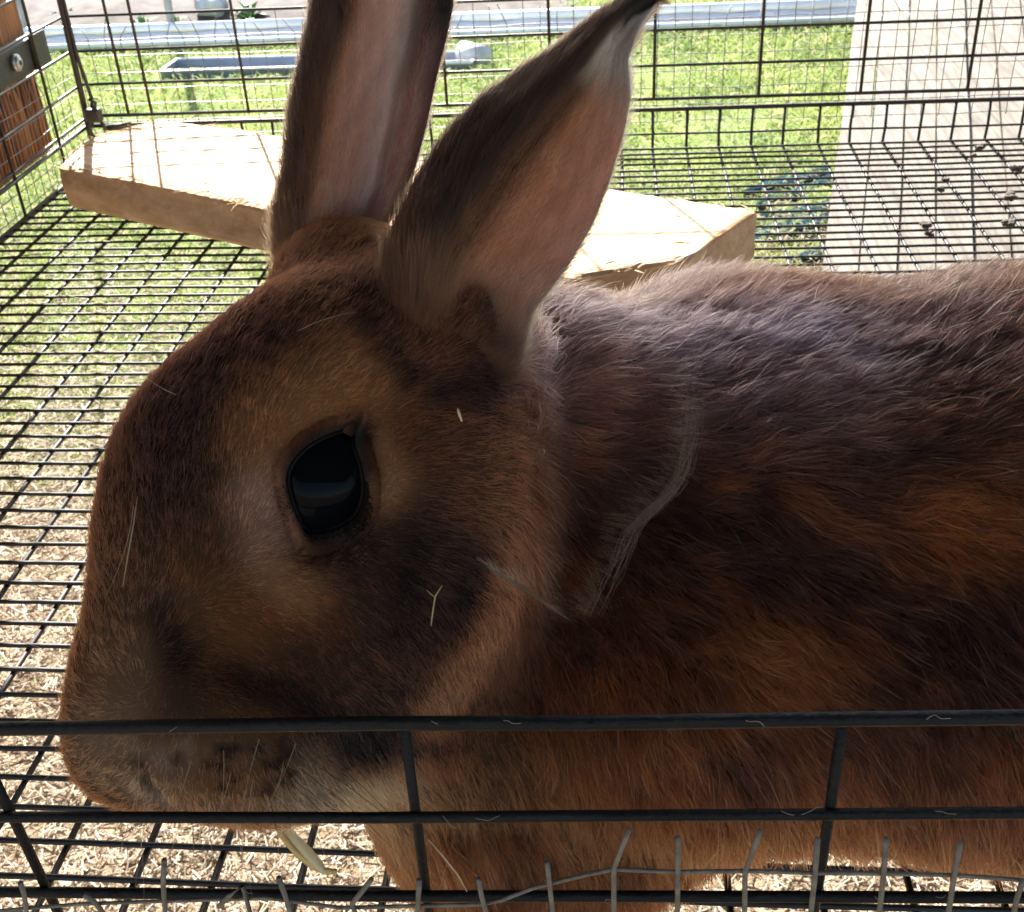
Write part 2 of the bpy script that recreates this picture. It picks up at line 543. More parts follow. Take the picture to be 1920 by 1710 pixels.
# plank ramp on the right
def ramp_planks():
    r = empty('plank_ramp', (0.0, 0.0, 0.0))
    a0 = Vector(on_plane(1545, 470, 2, -0.50)); a1 = Vector(on_plane(1607, 0, 2, -0.40))
    d = (a1 - a0)
    rightv = Vector((1, -0.10, 0.0)).normalized()
    up = rightv.cross(d.normalized()).normalized()
    if up.z < 0: up = -up
    n = 34
    w = 0.058
    a0 = a0 - d * 0.35
    a1 = a1 + d * 0.10
    tag(r, 'pale sun bleached plank ramp standing on the lawn behind the cage', 'ramp')
    for i in range(n):
        L_ = 0.008 + 0.006 * RS.rand()
        s = i * w
        parts = []
        V = []
        ns = 9
        for j in range(ns):
            t = j / (ns - 1)
            c = a0.lerp(a1, t)
            fan = 1.0 + 0.25 * t
            e0 = s * fan + 0.0012 * math.sin(j * 1.7 + i) + 0.001
            e1 = (s + w) * fan - 0.0022 + 0.0012 * math.sin(j * 2.1 + i * 2)
            zz = 0.004 * math.sin(i * 2.7)
            V += [c + rightv * e0 + up * zz, c + rightv * e1 + up * (zz + 0.001), c + rightv * e1 - up * 0.018, c + rightv * e0 - up * 0.018]
        Fc = []
        for j in range(ns - 1):
            for q in range(4):
                q2 = (q + 1) % 4
                Fc.append((j * 4 + q, j * 4 + q2, (j + 1) * 4 + q2, (j + 1) * 4 + q))
        Fc += [(3, 2, 1, 0), tuple((ns - 1) * 4 + q for q in range(4))]
        mesh_obj('plank', V, Fc, M_pine_far, r)
    # cross batten + legs hold it up
    for t in (0.45, 0.97):
        c = a0.lerp(a1, t) - up * 0.032
        V, Fc = tube([c + rightv * 0.02, c + rightv * (n * w)], 0.013, 4)
        mesh_obj('batten', V, Fc, M_pine_far, r)
    for s in (0.05, n * w * 0.5, n * w - 0.05):
        c = a1.lerp(a0, 0.06) + rightv * s - up * 0.05
        V, Fc = tube([c, Vector((c.x, c.y, GZ - 0.02))], 0.03, 4)
        mesh_obj('leg', V, Fc, M_pine_far, r)
ramp_planks()

# dark flat strips that paint bluish shade onto the grass
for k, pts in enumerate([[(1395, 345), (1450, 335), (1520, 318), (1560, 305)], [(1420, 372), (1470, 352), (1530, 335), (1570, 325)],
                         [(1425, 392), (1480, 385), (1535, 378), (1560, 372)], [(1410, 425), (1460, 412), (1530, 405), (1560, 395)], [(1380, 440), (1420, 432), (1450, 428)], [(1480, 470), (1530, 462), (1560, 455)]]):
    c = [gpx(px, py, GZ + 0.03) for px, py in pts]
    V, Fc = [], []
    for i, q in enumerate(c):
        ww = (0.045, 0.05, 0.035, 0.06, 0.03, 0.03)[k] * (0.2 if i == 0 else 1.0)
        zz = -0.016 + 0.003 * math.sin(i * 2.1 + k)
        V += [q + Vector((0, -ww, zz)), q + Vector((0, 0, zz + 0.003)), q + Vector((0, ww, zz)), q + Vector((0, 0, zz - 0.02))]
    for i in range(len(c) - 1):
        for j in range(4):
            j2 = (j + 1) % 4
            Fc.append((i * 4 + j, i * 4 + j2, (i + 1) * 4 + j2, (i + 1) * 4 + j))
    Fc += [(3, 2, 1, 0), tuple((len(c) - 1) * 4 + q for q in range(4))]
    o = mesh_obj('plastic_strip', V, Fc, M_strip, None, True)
    tag(o, ['farthest dark blue plastic strip on the grass by the ramp', 'second farthest dark blue plastic strip beside the ramp edge', 'middle dark blue plastic strip below the board corner', 'wide dark blue plastic strip just behind the rabbit', 'short dark blue plastic strip touching the board corner in view', 'nearest small dark plastic strip above the rabbit back'][k], 'plastic strip', 'dark plastic strips on the grass')  # strips are painted bluish shade, not plastic

# ================================================================== HUTCH (side board seen at left, unseen roof added for its shade)
h = empty('wooden_hutch', (-0.44, 0.5, GZ))
tag(h, 'brown cedar hutch side board with black steel bracket left of the cage', 'hutch')
def hpart(name, V, Fc, mat, sm=False):
    o = mesh_obj(name, V, Fc, mat, None, sm)
    child_fix(o, h)
    return o
# side boards (vertical cedar boards, grain upright)
yb = [0.885, 0.742, 0.596, 0.45, 0.305, 0.16]
for i in range(5):
    V, Fc = box(-0.468, -0.444 + 0.002 * (i % 2), yb[i + 1] + 0.002, yb[i], 0.017 - 0.004 * (i % 2), 0.60)
    o = hpart('side_board', V, Fc, M_cedar)
    bevel_obj(o, 0.002, 1)
# raised grain splints on the visible board
parts = []
for k in range(26):
    y0 = 0.745 + 0.0053 * k
    za = 0.018; zb = RS.uniform(0.07, 0.095)
    parts.append(tube([(-0.4435, y0, za), (-0.4430, y0 + RS.uniform(-0.002, 0.002), (za + zb) / 2), (-0.4435, y0 + RS.uniform(-0.003, 0.003), zb)], [0.0016, 0.0022, 0.001], 5))
V, Fc = merge(parts)
o = hpart('splintered_grain', V, Fc, M_cedar, True); o['kind'] = 'stuff'
V, Fc = box(-0.442, -0.437, 0.60, 0.896, 0.080, 0.1035)
br = hpart('bracket', V, Fc, M_bracket); bevel_obj(br, 0.0015, 2)
V, Fc = box(-0.4368, -0.434, 0.872, 0.897, 0.078, 0.1055)
o = hpart('bracket', V, Fc, M_bracket); bevel_obj(o, 0.001, 2)
bc = Vector((-0.4365, 0.842, 0.093))
V, Fc = tube([bc, bc + Vector((0.003, 0, 0))], 0.0062, 16)
o = mesh_obj('bolt', V, Fc, M_bolt, br, True)
V2, Fc2 = tube([bc + Vector((0.003, 0, 0)), bc + Vector((0.0045, 0, 0))], [0.0052, 0.004], 16)
mesh_obj('bolt_head', V2, Fc2, M_bolt, br, True)
V2, Fc2 = tube([bc + Vector((0.0044, 0, 0)), bc + Vector((0.0049, 0, 0))], 0.0018, 6)
mesh_obj('bolt_socket', V2, Fc2, M_bracket, br)
for i in range(12):  # unseen roof, added to keep the sun off the rabbit
    V, Fc = box(-0.95, 1.05, -0.59 + i * 0.142, -0.59 + (i + 1) * 0.142 - 0.004, 0.63 + 0.002 * (i % 2), 0.65)
    hpart('roof_board', V, Fc, M_added_roof)
for xx in (-0.70, 0.80):  # unseen posts added to carry the shading roof
    for yy in (0.05, 0.62):
        V, Fc = box(xx - 0.03, xx + 0.03, yy - 0.03, yy + 0.03, GZ - 0.02, 0.626)
        hpart('post', V, Fc, M_cedar)
for xx in (-0.53, 0.58):
    V, Fc = box(xx - 0.02, xx + 0.02, 0.0, 0.62, -0.06, -0.01)
    hpart('rail', V, Fc, M_cedar)

# ================================================================== CAGE
cage = empty('wire_cage', (0, 0.5, 0))
tag(cage, 'black wire cage with gridded floor around the brown rabbit', 'cage')
X0, X1 = -0.4225, 0.492
XG = -0.2955
YB, YF = 0.905, 0.166
def sag(x, y):
    return -0.006 * math.exp(-((x - 0.12) ** 2) / 0.10 - ((y - 0.42) ** 2) / 0.18)
def wire(name, pts, r, mat=M_wire, n=6, wob=0.0004):
    p2 = [Vector(p) + Vector((RS.uniform(-wob, wob), RS.uniform(-wob, wob), RS.uniform(-wob, wob))) for p in pts]
    o = tube_obj(name, p2, r, mat, None, n)
    child_fix(o, cage)
    return o
xsam = np.linspace(X0, X1, 15)
row_y = [0.2129 + k * 0.0127 for k in range(-3, 56)]
row_y = [y for y in row_y if YF + 0.004 < y < YB - 0.004]
for y in row_y:
    wire('floor_cross_wire', [(x, y, sag(x, y)) for x in xsam], 0.00096)
ysam = np.linspace(YF, YB, 13)
i = -5
while XG + i * 0.0254 <= X1 + 0.001:
    x = XG + i * 0.0254 + RS.uniform(-0.0012, 0.0012)
    pts = [(x, YF, 0.024)] + [(x, y, sag(x, y) - 0.0016) for y in ysam] + [(x, YB, 0.010), (x, YB, 0.027)]
    wire('floor_long_wire', pts, 0.00114)
    i += 1
wire('floor_cross_wire', [(x, YB - 0.001, 0.0085) for x in xsam], 0.0009)
wire('floor_cross_wire', [(x, YF + 0.001, 0.0085) for x in xsam], 0.0009)
# frame of the floor tray
wire('frame_bar', [(x, YB, 0.0275) for x in xsam], 0.0018, wob=0.0002)
wire('frame_bar', [(x, YF, 0.0275) for x in xsam], 0.0013, wob=0.0002)
for xx in (X0, X1):
    wire('frame_bar', [(xx, YF, 0.0275), (xx, 0.5, 0.0275), (xx, YB, 0.0275)], 0.0016, wob=0)
    wire('frame_bar', [(xx, y, sag(xx, y)) for y in ysam], 0.0019, wob=0)
# back wall
vx = [-0.3855, -0.366, -0.2865, -0.207, -0.127, -0.0455, 0.0345, 0.1137, 0.190, 0.269, 0.348, 0.427]
for x in vx:
    wire('wall_upright', [(x, YB - 0.002, 0.0355), (x, YB - 0.002, 0.3), (x, YB - 0.002, 0.60)], 0.00125)
hz = [0.0352, 0.0608, 0.0864, 0.112, 0.1376, 0.24, 0.36, 0.48, 0.60]
for z in hz:
    wire('wall_crossbar', [(X0, YB, z), (0, YB, z), (X1, YB, z)], 0.0014 if z < 0.04 else 0.00115)
wire('corner_post', [(X0 + 0.002, YB - 0.003, 0.020), (X0 + 0.0035, YB - 0.003, 0.06), (X0 + 0.004, YB - 0.003, 0.13), (X0 + 0.004, YB, 0.60)], 0.0024, M_post, 8)
wire('corner_post', [(X0 + 0.006, YB - 0.004, 0.028), (X0 + 0.011, YB - 0.004, 0.05), (X0 + 0.0075, YB - 0.004, 0.085), (X0 + 0.006, YB - 0.003, 0.60)], 0.0015, M_post, 8)
# left and right walls
for xx in (X0, X1):
    for y in (0.8505, 0.770, 0.690, 0.61, 0.53, 0.45, 0.37, 0.29, 0.21):
        wire('wall_upright', [(xx, y, 0.0), (xx, y, 0.3), (xx, y, 0.60)], 0.0012)
    for z in (0.0335, 0.0585, 0.085, 0.1115, 0.137, 0.24, 0.36, 0.48, 0.60):
        wire('wall_crossbar', [(xx, YF, z), (xx, 0.5, z), (xx, YB, z)], 0.00115)
wire('corner_post', [(X1, YB, 0.02), (X1, YB, 0.6)], 0.0024, M_post, 8)
# top
for x in (-0.2865, -0.127, 0.0345, 0.190, 0.348):
    wire('roof_wire', [(x, YF, 0.60), (x, YB, 0.60)], 0.0012)
# front wall: lower panel below the open door; measured bar by bar
fb = [((-0.1269, 0.1125), (0.0660, 0.1176), 0.0015), ((-0.112, 0.0857), (0.0660, 0.0875), 0.00138), ((-0.112, 0.0605), (0.0660, 0.0608), 0.00138)]
YW = 0.1655
def fpt(px, py, off=0.0): return on_plane(px, py, 1, YW + off)
for py, r in (((1367, 1356, 1355, 1345), 0.00150), ((1532, 1533, 1530, 1524), 0.00125), ((1672, 1680, 1681, 1683), 0.00130)):
    a, b_, c_, d_ = [fpt(px, y) for px, y in zip((0, 700, 1100, 1920), py)]
    l = a + (a - b_) / max(1e-6, abs((a - b_)[0])) * (abs(X0 - a[0]))
    rr = d_ + (d_ - c_) / max(1e-6, abs((d_ - c_)[0])) * (abs(X1 - d_[0]))
    wire('front_bar', [l, a, (a + b_) / 2, b_, c_, (c_ + d_) / 2, d_, rr], r, M_frontwire, 10, 0.00012)
for (x0_, y0_, x1_, y1_) in ((757, 1362, 802, 1700), (1580, 1362, 1528, 1700), (-60, 1362, 104, 1700)):
    a = fpt(x0_, y0_, 0.0019); b_ = fpt(x1_, y1_, 0.0019)
    e = b_ + (b_ - a) / abs((b_ - a)[2]) * (b_[2] - 0.02)
    wire('front_upright', [a, (a + b_) / 2, b_, e], 0.00118, M_frontwire, 8, 0.0001)
for x in (-0.21, -0.29, -0.37, 0.13, 0.21, 0.29, 0.37, 0.45):
    wire('front_upright', [(x, YW + 0.0019, 0.02), (x, YW + 0.0019, 0.113)], 0.00118, M_frontwire, 8)
for xx in (X0, X1):
    wire('corner_post', [(xx, YF, 0.0), (xx, YF, 0.6)], 0.0022, M_post, 8)
wire('front_bar', [(X0, YF, 0.60), (X1, YF, 0.60)], 0.0015, M_frontwire, 8)
# latch block in the far corner
lc = Vector(on_plane(176, 216, 1, YB - 0.008))
V, Fc = box(lc.x - 0.0065, lc.x + 0.0065, lc.y - 0.004, lc.y + 0.004, lc.z - 0.0055, lc.z + 0.0055)
lt = mesh_obj('latch', V, Fc, M_bracket); bevel_obj(lt, 0.0022, 3); child_fix(lt, cage)
for s in (-1, 1):
    a = lc + Vector((s * 0.004, 0, -0.003))
    o = tube_obj('latch_hook', [a, a + Vector((s * 0.003, 0, -0.009)), a + Vector((-s * 0.001, 0, -0.017))], 0.0016, M_bracket, lt, 7)
o = tube_obj('latch_hook', [lc + Vector((0.002, 0, 0.004)), lc + Vector((0.004, 0, 0.010)), lc + Vector((-0.001, 0, 0.0125))], 0.0013, M_bracket, lt, 7)
a = on_plane(200, 240, 1, YB - 0.004); b_ = on_plane(246, 234, 1, YB - 0.004)
wire('latch_bar', [a, b_], 0.0026, M_bracket, 8, 0)

# hardware cloth strips
def cloth(name, label, origin, udir, ulen, z0, z1, r, mat, thick_prongs=0.018, x0skip=None, rough=0.0006):
    root = empty(name, origin)
    tag(root, label, 'wire mesh', 'half inch wire mesh strips round the cage')
    u = Vector(udir).normalized()
    nrm = u.cross(Vector((0, 0, 1)))
    s = 0.0
    verts = []
    k = 0
    while s <= ulen:
        top = z1 + RS.uniform(0.5, 1.0) * thick_prongs
        bend = RS.choice([-1, 0, 0, 1]) * RS.uniform(0.002, 0.008)
        pts = [u * s + Vector((0, 0, z0 - 0.002))]
        zz = z0
        while zz < z1:
            pts.append(u * (s + RS.uniform(-rough, rough)) + nrm * RS.uniform(-rough, rough) + Vector((0, 0, zz)))
            zz += 0.0254
        pts += [u * s + Vector((0, 0, z1)), u * (s + bend) + nrm * RS.uniform(-0.003, 0.003) + Vector((0, 0, top))]
        tube_obj('mesh_upright', pts, r, mat, root, 5)
        s += 0.0127
    z = z0
    while z <= z1 + 0.0005:
        pts = []
        for q in range(int(ulen / 0.0254) + 2):
            pts.append(u * min(q * 0.0254, ulen) + nrm * (r * 1.6 + RS.uniform(-rough, rough)) + Vector((0, 0, z + RS.uniform(-rough, rough))))
        tube_obj('mesh_crosswire', pts, r, mat, root, 5)
        z += 0.0127
    return root
cloth('wire_mesh_strip', 'fine galvanised wire mesh strip behind the far cage wall', (X0 + 0.002, YB + 0.007, 0), (1, 0, 0), 0.91, 0.0165, 0.0928, 0.00036, M_cloth)
cloth('wire_mesh_strip', 'fine galvanised wire mesh strip along the left cage wall', (X0 - 0.005, 0.22, 0), (0, 1, 0), 0.685, -0.010, 0.0662, 0.00036, M_cloth)

# front strip: thick cut ends with hay dust
fs = empty('wire_mesh_strip', (0, 0.158, 0))
tag(fs, 'weathered wire mesh strip with cut prongs at the bottom of the cage front', 'wire mesh', 'half inch wire mesh strips round the cage')
def fq(px, py, off=0.0): 
    v = Vector(on_plane(px, py, 1, 0.158 + off)); return v
def fwire(nm, pp, r):
    V, Fc = tube(pp, r, 6)
    o = mesh_obj(nm, V, Fc, M_cloth_old, None, True); child_fix(o, fs)
prongs = [[(38, 1655), (45, 1675), (50, 1712)], [(158, 1678), (176, 1690), (196, 1715)], [(308, 1612), (306, 1660), (310, 1715)], [(410, 1700), (430, 1680), (455, 1660)], [(522, 1645), (535, 1680), (545, 1715)],
          [(697, 1648), (660, 1695), (668, 1715)], [(786, 1650), (784, 1690), (781, 1715)], [(897, 1648), (903, 1680), (912, 1715)], [(1026, 1618), (1031, 1665), (1037, 1715)],
          [(1180, 1555), (1166, 1590), (1151, 1630), (1151, 1715)], [(1271, 1570), (1271, 1630), (1270, 1715)], [(1426, 1557), (1410, 1600), (1397, 1635), (1396, 1715)],
          [(1533, 1572), (1528, 1640), (1520, 1715)], [(1661, 1572), (1657, 1640), (1648, 1715)], [(1801, 1580), (1789, 1640), (1778, 1715)], [(1918, 1650), (1908, 1680), (1900, 1715)], [(2040, 1590), (2030, 1650), (2020, 1715)]]
for pp in prongs:
    q = [fq(*p_) for p_ in pp]
    q.append(q[-1] + Vector((0, 0, -0.035)))
    fwire('mesh_upright', q, [0.00062] + [0.00058] * (len(q) - 1))
fwire('mesh_crosswire', [fq(640, 1702, .001), fq(900, 1696, .001), fq(940, 1688, .001), fq(1000, 1665, .001), fq(1100, 1640, .001), fq(1150, 1630, .001), fq(1270, 1635, .001), fq(1396, 1633, .001), fq(1528, 1637, .001), fq(1657, 1638, .001), fq(1789, 1641, .001), fq(1940, 1652, .001), fq(2100, 1655, .001)], 0.00045)
fwire('mesh_crosswire', [fq(-60, 1712, .001), fq(150, 1695, .001), fq(300, 1690, .001), fq(500, 1684, .001), fq(640, 1702, .001)], 0.00042)

# ================================================================== BOARD
def make_board():
    poly = [(-0.394, 0.783), (-0.396, 0.800), (-0.399, 0.852), (-0.391, 0.866), (-0.372, 0.881), (-0.356, 0.898), (0.086, 0.674), (0.088, 0.668), (0.043, 0.599), (-0.018, 0.578)]
    # grid fill in board coordinates (along, across)
    u = Vector((0.8805, -0.4741, 0)); v = Vector((0.4741, 0.8805, 0))
    o0 = Vector((-0.394, 0.783, 0))
    P2 = [((Vector((x, y, 0)) - o0).dot(u), (Vector((x, y, 0)) - o0).dot(v)) for x, y in poly]
    def inside_y(s):
        hit = []
        for (a, b), (c, d) in zip(P2, P2[1:] + P2[:1]):
            if (a - s) * (c - s) < 0:
                hit.append(b + (d - b) * (s - a) / (c - a))
        return (min(hit), max(hit)) if len(hit) >= 2 else None
    smin = min(a for a, b in P2) + 0.0006; smax = max(a for a, b in P2) - 0.0006
    nu, nv, nw = 170, 44, 8
    top, bot = [], []
    T = 0.0335
    V, Fc = [], []
    rr = np.random.RandomState(5)
    ring = []
    for i in range(nu):
        s = smin + (smax - smin) * i / (nu - 1)
        lo, hi = inside_y(s)
        e1 = 0.0003 * math.sin(i * 0.4) + rr.uniform(-0.0003, 0.0003)
        th = T + 0.002 * math.sin(i * 0.03) 
        row = []
        # top from lo to hi
        for j in range(nv):
            t = j / (nv - 1)
            y = lo + (hi - lo) * t
            dE = min(t, 1 - t) * (hi - lo)
            drop = 0.0022 * math.exp(-dE / 0.0022)
            g = 0.00022 * math.sin(y * 700 + 2.0 * math.sin(s * 14)) + 0.00015 * math.sin(y * 1700 + s * 25)
            if dE < 0.006: g += rr.uniform(-0.0006, 0.0002)
            row.append((s, y + (e1 if j == 0 else 0), th - drop + g))
        # far side down
        for j in range(1, nw):
            t = j / nw
            row.append((s, hi + 0.0007 * math.sin(t * 9), th * (1 - t) + 0.0015))
        # bottom
        for j in range(6):
            t = j / 5
            row.append((s, hi + (lo + 0.003 - hi) * t, 0.0018))
        for j in range(1, nw):
            t = j / nw
            row.append((s, lo - 0.0004 + 0.0009 * math.sin(t * 7 + i * 0.05) + rr.uniform(-.00025, .00025), 0.0018 + (th - 0.002) * t))
        ring.append(row)
    m_ = len(ring[0])
    for row in ring:
        for s, y, z in row:
            p_ = o0 + u * s + v * y
            V.append((p_.x, p_.y, z))
    for i in range(nu - 1):
        for j in range(m_):
            j2 = (j + 1) % m_
            Fc.append((i * m_ + j, (i + 1) * m_ + j, (i + 1) * m_ + j2, i * m_ + j2))
    Fc.append(tuple(range(m_)))
    Fc.append(tuple((nu - 1) * m_ + j for j in range(m_))[::-1])
    o = mesh_obj('wooden_board', V, Fc, M_board, None, False)
    tag(o, 'rough sawn pale pine board lying diagonally on the cage floor', 'board')
    # torn fibres along the sawn edges
    parts = []
    for k in range(150):
        i = rr.randint(0, nu)
        s, y, z = ring[i][rr.choice([0, 1, 2, nv - 1, nv - 2]) if k % 3 else rr.randint(0, nv)]
        if k % 4 == 0: 
            s = smin + abs(rr.normal(0, 0.02)); lo, hi = inside_y(min(max(s, smin), smax)); y = rr.uniform(lo, hi); z = T
        p0 = o0 + u * s + v * y
        p0.z = z
        d = (u * rr.uniform(-1, 1) + v * rr.uniform(-.5, .5)).normalized() * rr.uniform(0.004, 0.014)
        parts.append(tube([p0, p0 + d * 0.5 + Vector((0, 0, 0.0008)), p0 + d + Vector((0, 0, rr.uniform(0, 0.002)))], [0.0004, 0.00035, 0.0001], 4))
    V, Fc = merge(parts)
    f = mesh_obj('torn_fibres', V, Fc, M_board, o)
    f['kind'] = 'stuff'
make_board()

# ================================================================== RABBIT
def seg_ell(P, c, ax, rad):
    """approximate ellipsoid distance; ax rows orthonormal, rad semi-axes"""
    q = (P - c) @ ax.T
    k0 = np.linalg.norm(q / rad, axis=-1)
    k1 = np.linalg.norm(q / (rad ** 2), axis=-1) + 1e-9
    return k0 * (k0 - 1) / k1

def smin(a, b, k):
    h_ = np.clip(0.5 + 0.5 * (b - a) / k, 0, 1)
    return b * (1 - h_) + a * h_ - k * h_ * (1 - h_)

I3 = np.eye(3)
def cam_ax(deg):
    """axes: first along image direction deg (0=right, 90=down), second perpendicular in image, third depth"""
    a = math.radians(deg)
    r, d, f_ = MC
    return np.array([math.cos(a) * r + math.sin(a) * d, -math.sin(a) * r + math.cos(a) * d, f_])
def wax(yaw=0, pitch=0):
    cy, sy = math.cos(yaw), math.sin(yaw); cp, sp = math.cos(pitch), math.sin(pitch)
    x = np.array([cy * cp, sy * cp, sp]); y = np.array([-sy, cy, 0])
    return np.array([x, y, np.cross(x, y)])

# head: (px,py,Z, deg, a,b,c) in metres
HEAD = [
    (644, 876, 0.302, 120, 0.0545, 0.0495, 0.0340),     # cranium
    (366, 922, 0.302, 100, 0.0330, 0.0232, 0.0240),     # forehead front
    (400, 1120, 0.300, 112, 0.0440, 0.0300, 0.0260),    # nose bridge
    (285, 1330, 0.293, 100, 0.0235, 0.0200, 0.0200),    # nose
    (422, 1404, 0.279, 20, 0.0210, 0.0165, 0.0150),     # near whisker pad
    (232, 1395, 0.303, 70, 0.0130, 0.0110, 0.0140),     # far whisker pad
    (430, 1415, 0.296, 10, 0.0210, 0.0120, 0.0150),     # chin
    (650, 1375, 0.292, -12, 0.0300, 0.0185, 0.0220),    # lower jaw
    (740, 1110, 0.292, 100, 0.0410, 0.0340, 0.0300),    # cheek
    (808, 920, 0.305, 90, 0.0370, 0.0265, 0.0330),      # jaw angle
    (770, 640, 0.325, 60, 0.0250, 0.0260, 0.0220),      # near ear base
    (648, 552, 0.328, 100, 0.0215, 0.0212, 0.0210),     # far ear base
    (835, 655, 0.302, 110, 0.0230, 0.0215, 0.0150),     # near ear root
]
BODY = [  # world centres, yaw, pitch, radii
    ((0.165, 0.315, 0.055), 0.0, 0.0, (0.185, 0.098, 0.0795)),     # trunk
    ((0.040, 0.318, 0.057), 0.0, 0.0, (0.075, 0.088, 0.0765)),     # shoulder
    ((-0.015, 0.270, 0.052), 0.3, 0.0, (0.052, 0.052, 0.052)),    # chest and neck
    ((0.270, 0.335, 0.056), 0.0, 0.0, (0.105, 0.095, 0.076)),     # rump
    ((0.285, 0.262, 0.040), 0.0, 0.0, (0.075, 0.040, 0.045)),     # haunch
    ((0.020, 0.236, 0.050), 0.0, 0.0, (0.050, 0.040, 0.036)),     # near foreleg mass
    ((-0.010, 0.210, 0.018), 0.15, 0.0, (0.030, 0.016, 0.014)),   # near forepaw
    ((-0.010, 0.300, 0.016), 0.1, 0.0, (0.036, 0.016, 0.014)),    # far forepaw
    ((0.225, 0.225, 0.014), 0.0, 0.0, (0.055, 0.017, 0.013)),     # hind foot
    ((0.385, 0.345, 0.070), 0.0, 0.5, (0.026, 0.022, 0.022)),     # tail
    (tuple(at(1030, 745, 0.338)), 0.0, -0.2, (0.038, 0.036, 0.028)),   # nape
    (tuple(at(835, 1440, 0.308)), 0.0, 0.0, (0.024, 0.022, 0.026)),   # throat
    (tuple(at(895, 1590, 0.312)), 0.0, 0.0, (0.018, 0.018, 0.022)),   # elbow
    ((0.115, 0.250, 0.046), 0.0, 0.0, (0.115, 0.050, 0.043)),     # lower flank
]
EYE_PX, EYE_Z, EYE_R = (612, 903), 0.2815, 0.0140
EYE_C = at(EYE_PX[0], EYE_PX[1], EYE_Z)

def rabbit_sdf(P):
    d = None
    for (px, py, Z, deg, a, b, c) in HEAD:
        e = seg_ell(P, at(px, py, Z), cam_ax(deg), np.array([a, b, c]))
        d = e if d is None else smin(d, e, 0.014)
    # eye socket: gentle hollow, then brow ridge
    e = seg_ell(P, at(612, 898, 0.268), cam_ax(115), np.array([0.0205, 0.0130, 0.0100]))
    d = -smin(-d, e, 0.006)
    # crease between the two whisker pads / mouth line
    e = seg_ell(P, at(292, 1450, 0.275), cam_ax(75), np.array([0.010, 0.0012, 0.0045]))
    d = -smin(-d, e, 0.003)
    b_ = None
    for c, yw, pt, r in BODY:
        e = seg_ell(P, np.array(c), wax(yw, pt), np.array(r))
        b_ = e if b_ is None else smin(b_, e, 0.020)
    b_ = np.maximum(b_, 0.0022 - P[..., 2])      # belly flattened on the wire floor
    return smin(d, b_, 0.010)

def surface_nets(lo, hi, h_):
    n = [int(math.ceil((hi[i] - lo[i]) / h_)) + 1 for i in range(3)]
    ax = [lo[i] + h_ * np.arange(n[i]) for i in range(3)]
    Fv = np.empty(n)
    for i0 in range(0, n[0], 24):
        G = np.stack(np.meshgrid(ax[0][i0:i0 + 24], ax[1], ax[2], indexing='ij'), -1)
        Fv[i0:i0 + 24] = rabbit_sdf(G)
    s = Fv < 0
    cells = [m_ - 1 for m_ in n]
    acc = np.zeros((*cells, 3)); cnt = np.zeros(cells)
    offs = [(a, b, c) for a in (0, 1) for b in (0, 1) for c in (0, 1)]
    def sl(o_): return tuple(slice(o_[i], o_[i] + cells[i]) for i in range(3))
    for a in offs:
        for k in range(3):
            if a[k] == 0:
                b = list(a); b[k] = 1; b = tuple(b)
                fa, fb_ = Fv[sl(a)], Fv[sl(b)]
                cr = (fa < 0) != (fb_ < 0)
                t = np.where(cr, fa / np.where(cr, fa - fb_, 1), 0)
                for q in range(3):
                    acc[..., q] += np.where(cr, a[q] + (t if q == k else 0), 0)
                cnt += cr
    act = cnt > 0
    idx = -np.ones(cells, int)
    idx[act] = np.arange(act.sum())
    ijk = np.argwhere(act)
    V = (ijk + acc[act] / cnt[act][:, None]) * h_ + np.array(lo)
    Q = []
    for k in range(3):
        a = [slice(0, None)] * 3; b = [slice(0, None)] * 3
        a[k] = slice(0, -1); b[k] = slice(1, None)
        sa, sb = s[tuple(a)], s[tuple(b)]
        e = np.argwhere(sa != sb)
        k1, k2 = (k + 1) % 3, (k + 2) % 3
        ok = (e[:, k1] > 0) & (e[:, k2] > 0) & (e[:, k1] < cells[k1]) & (e[:, k2] < cells[k2])
        e = e[ok]
        flip = sa[tuple(e.T)]
        def cid(d1, d2):
            q = e.copy(); q[:, k1] -= d1; q[:, k2] -= d2
            return idx[tuple(q.T)]
        quad = np.stack([cid(1, 1), cid(0, 1), cid(0, 0), cid(1, 0)], 1)
        quad[~flip] = quad[~flip][:, ::-1]
        Q.append(quad)
    return V, np.concatenate(Q)

BV, BQ = surface_nets((-0.20, 0.150, -0.006), (0.43, 0.46, 0.255), 0.0026)
# smooth a little
nb = np.zeros(len(BV)); 
for it in range(3):
    acc = np.zeros_like(BV); nb = np.zeros(len(BV))
    for a in range(4):
        i1, i2 = BQ[:, a], BQ[:, (a + 1) % 4]
        np.add.at(acc, i1, BV[i2]); np.add.at(nb, i1, 1)
        np.add.at(acc, i2, BV[i1]); np.add.at(nb, i2, 1)
    BV = BV * 0.4 + 0.6 * acc / nb[:, None]

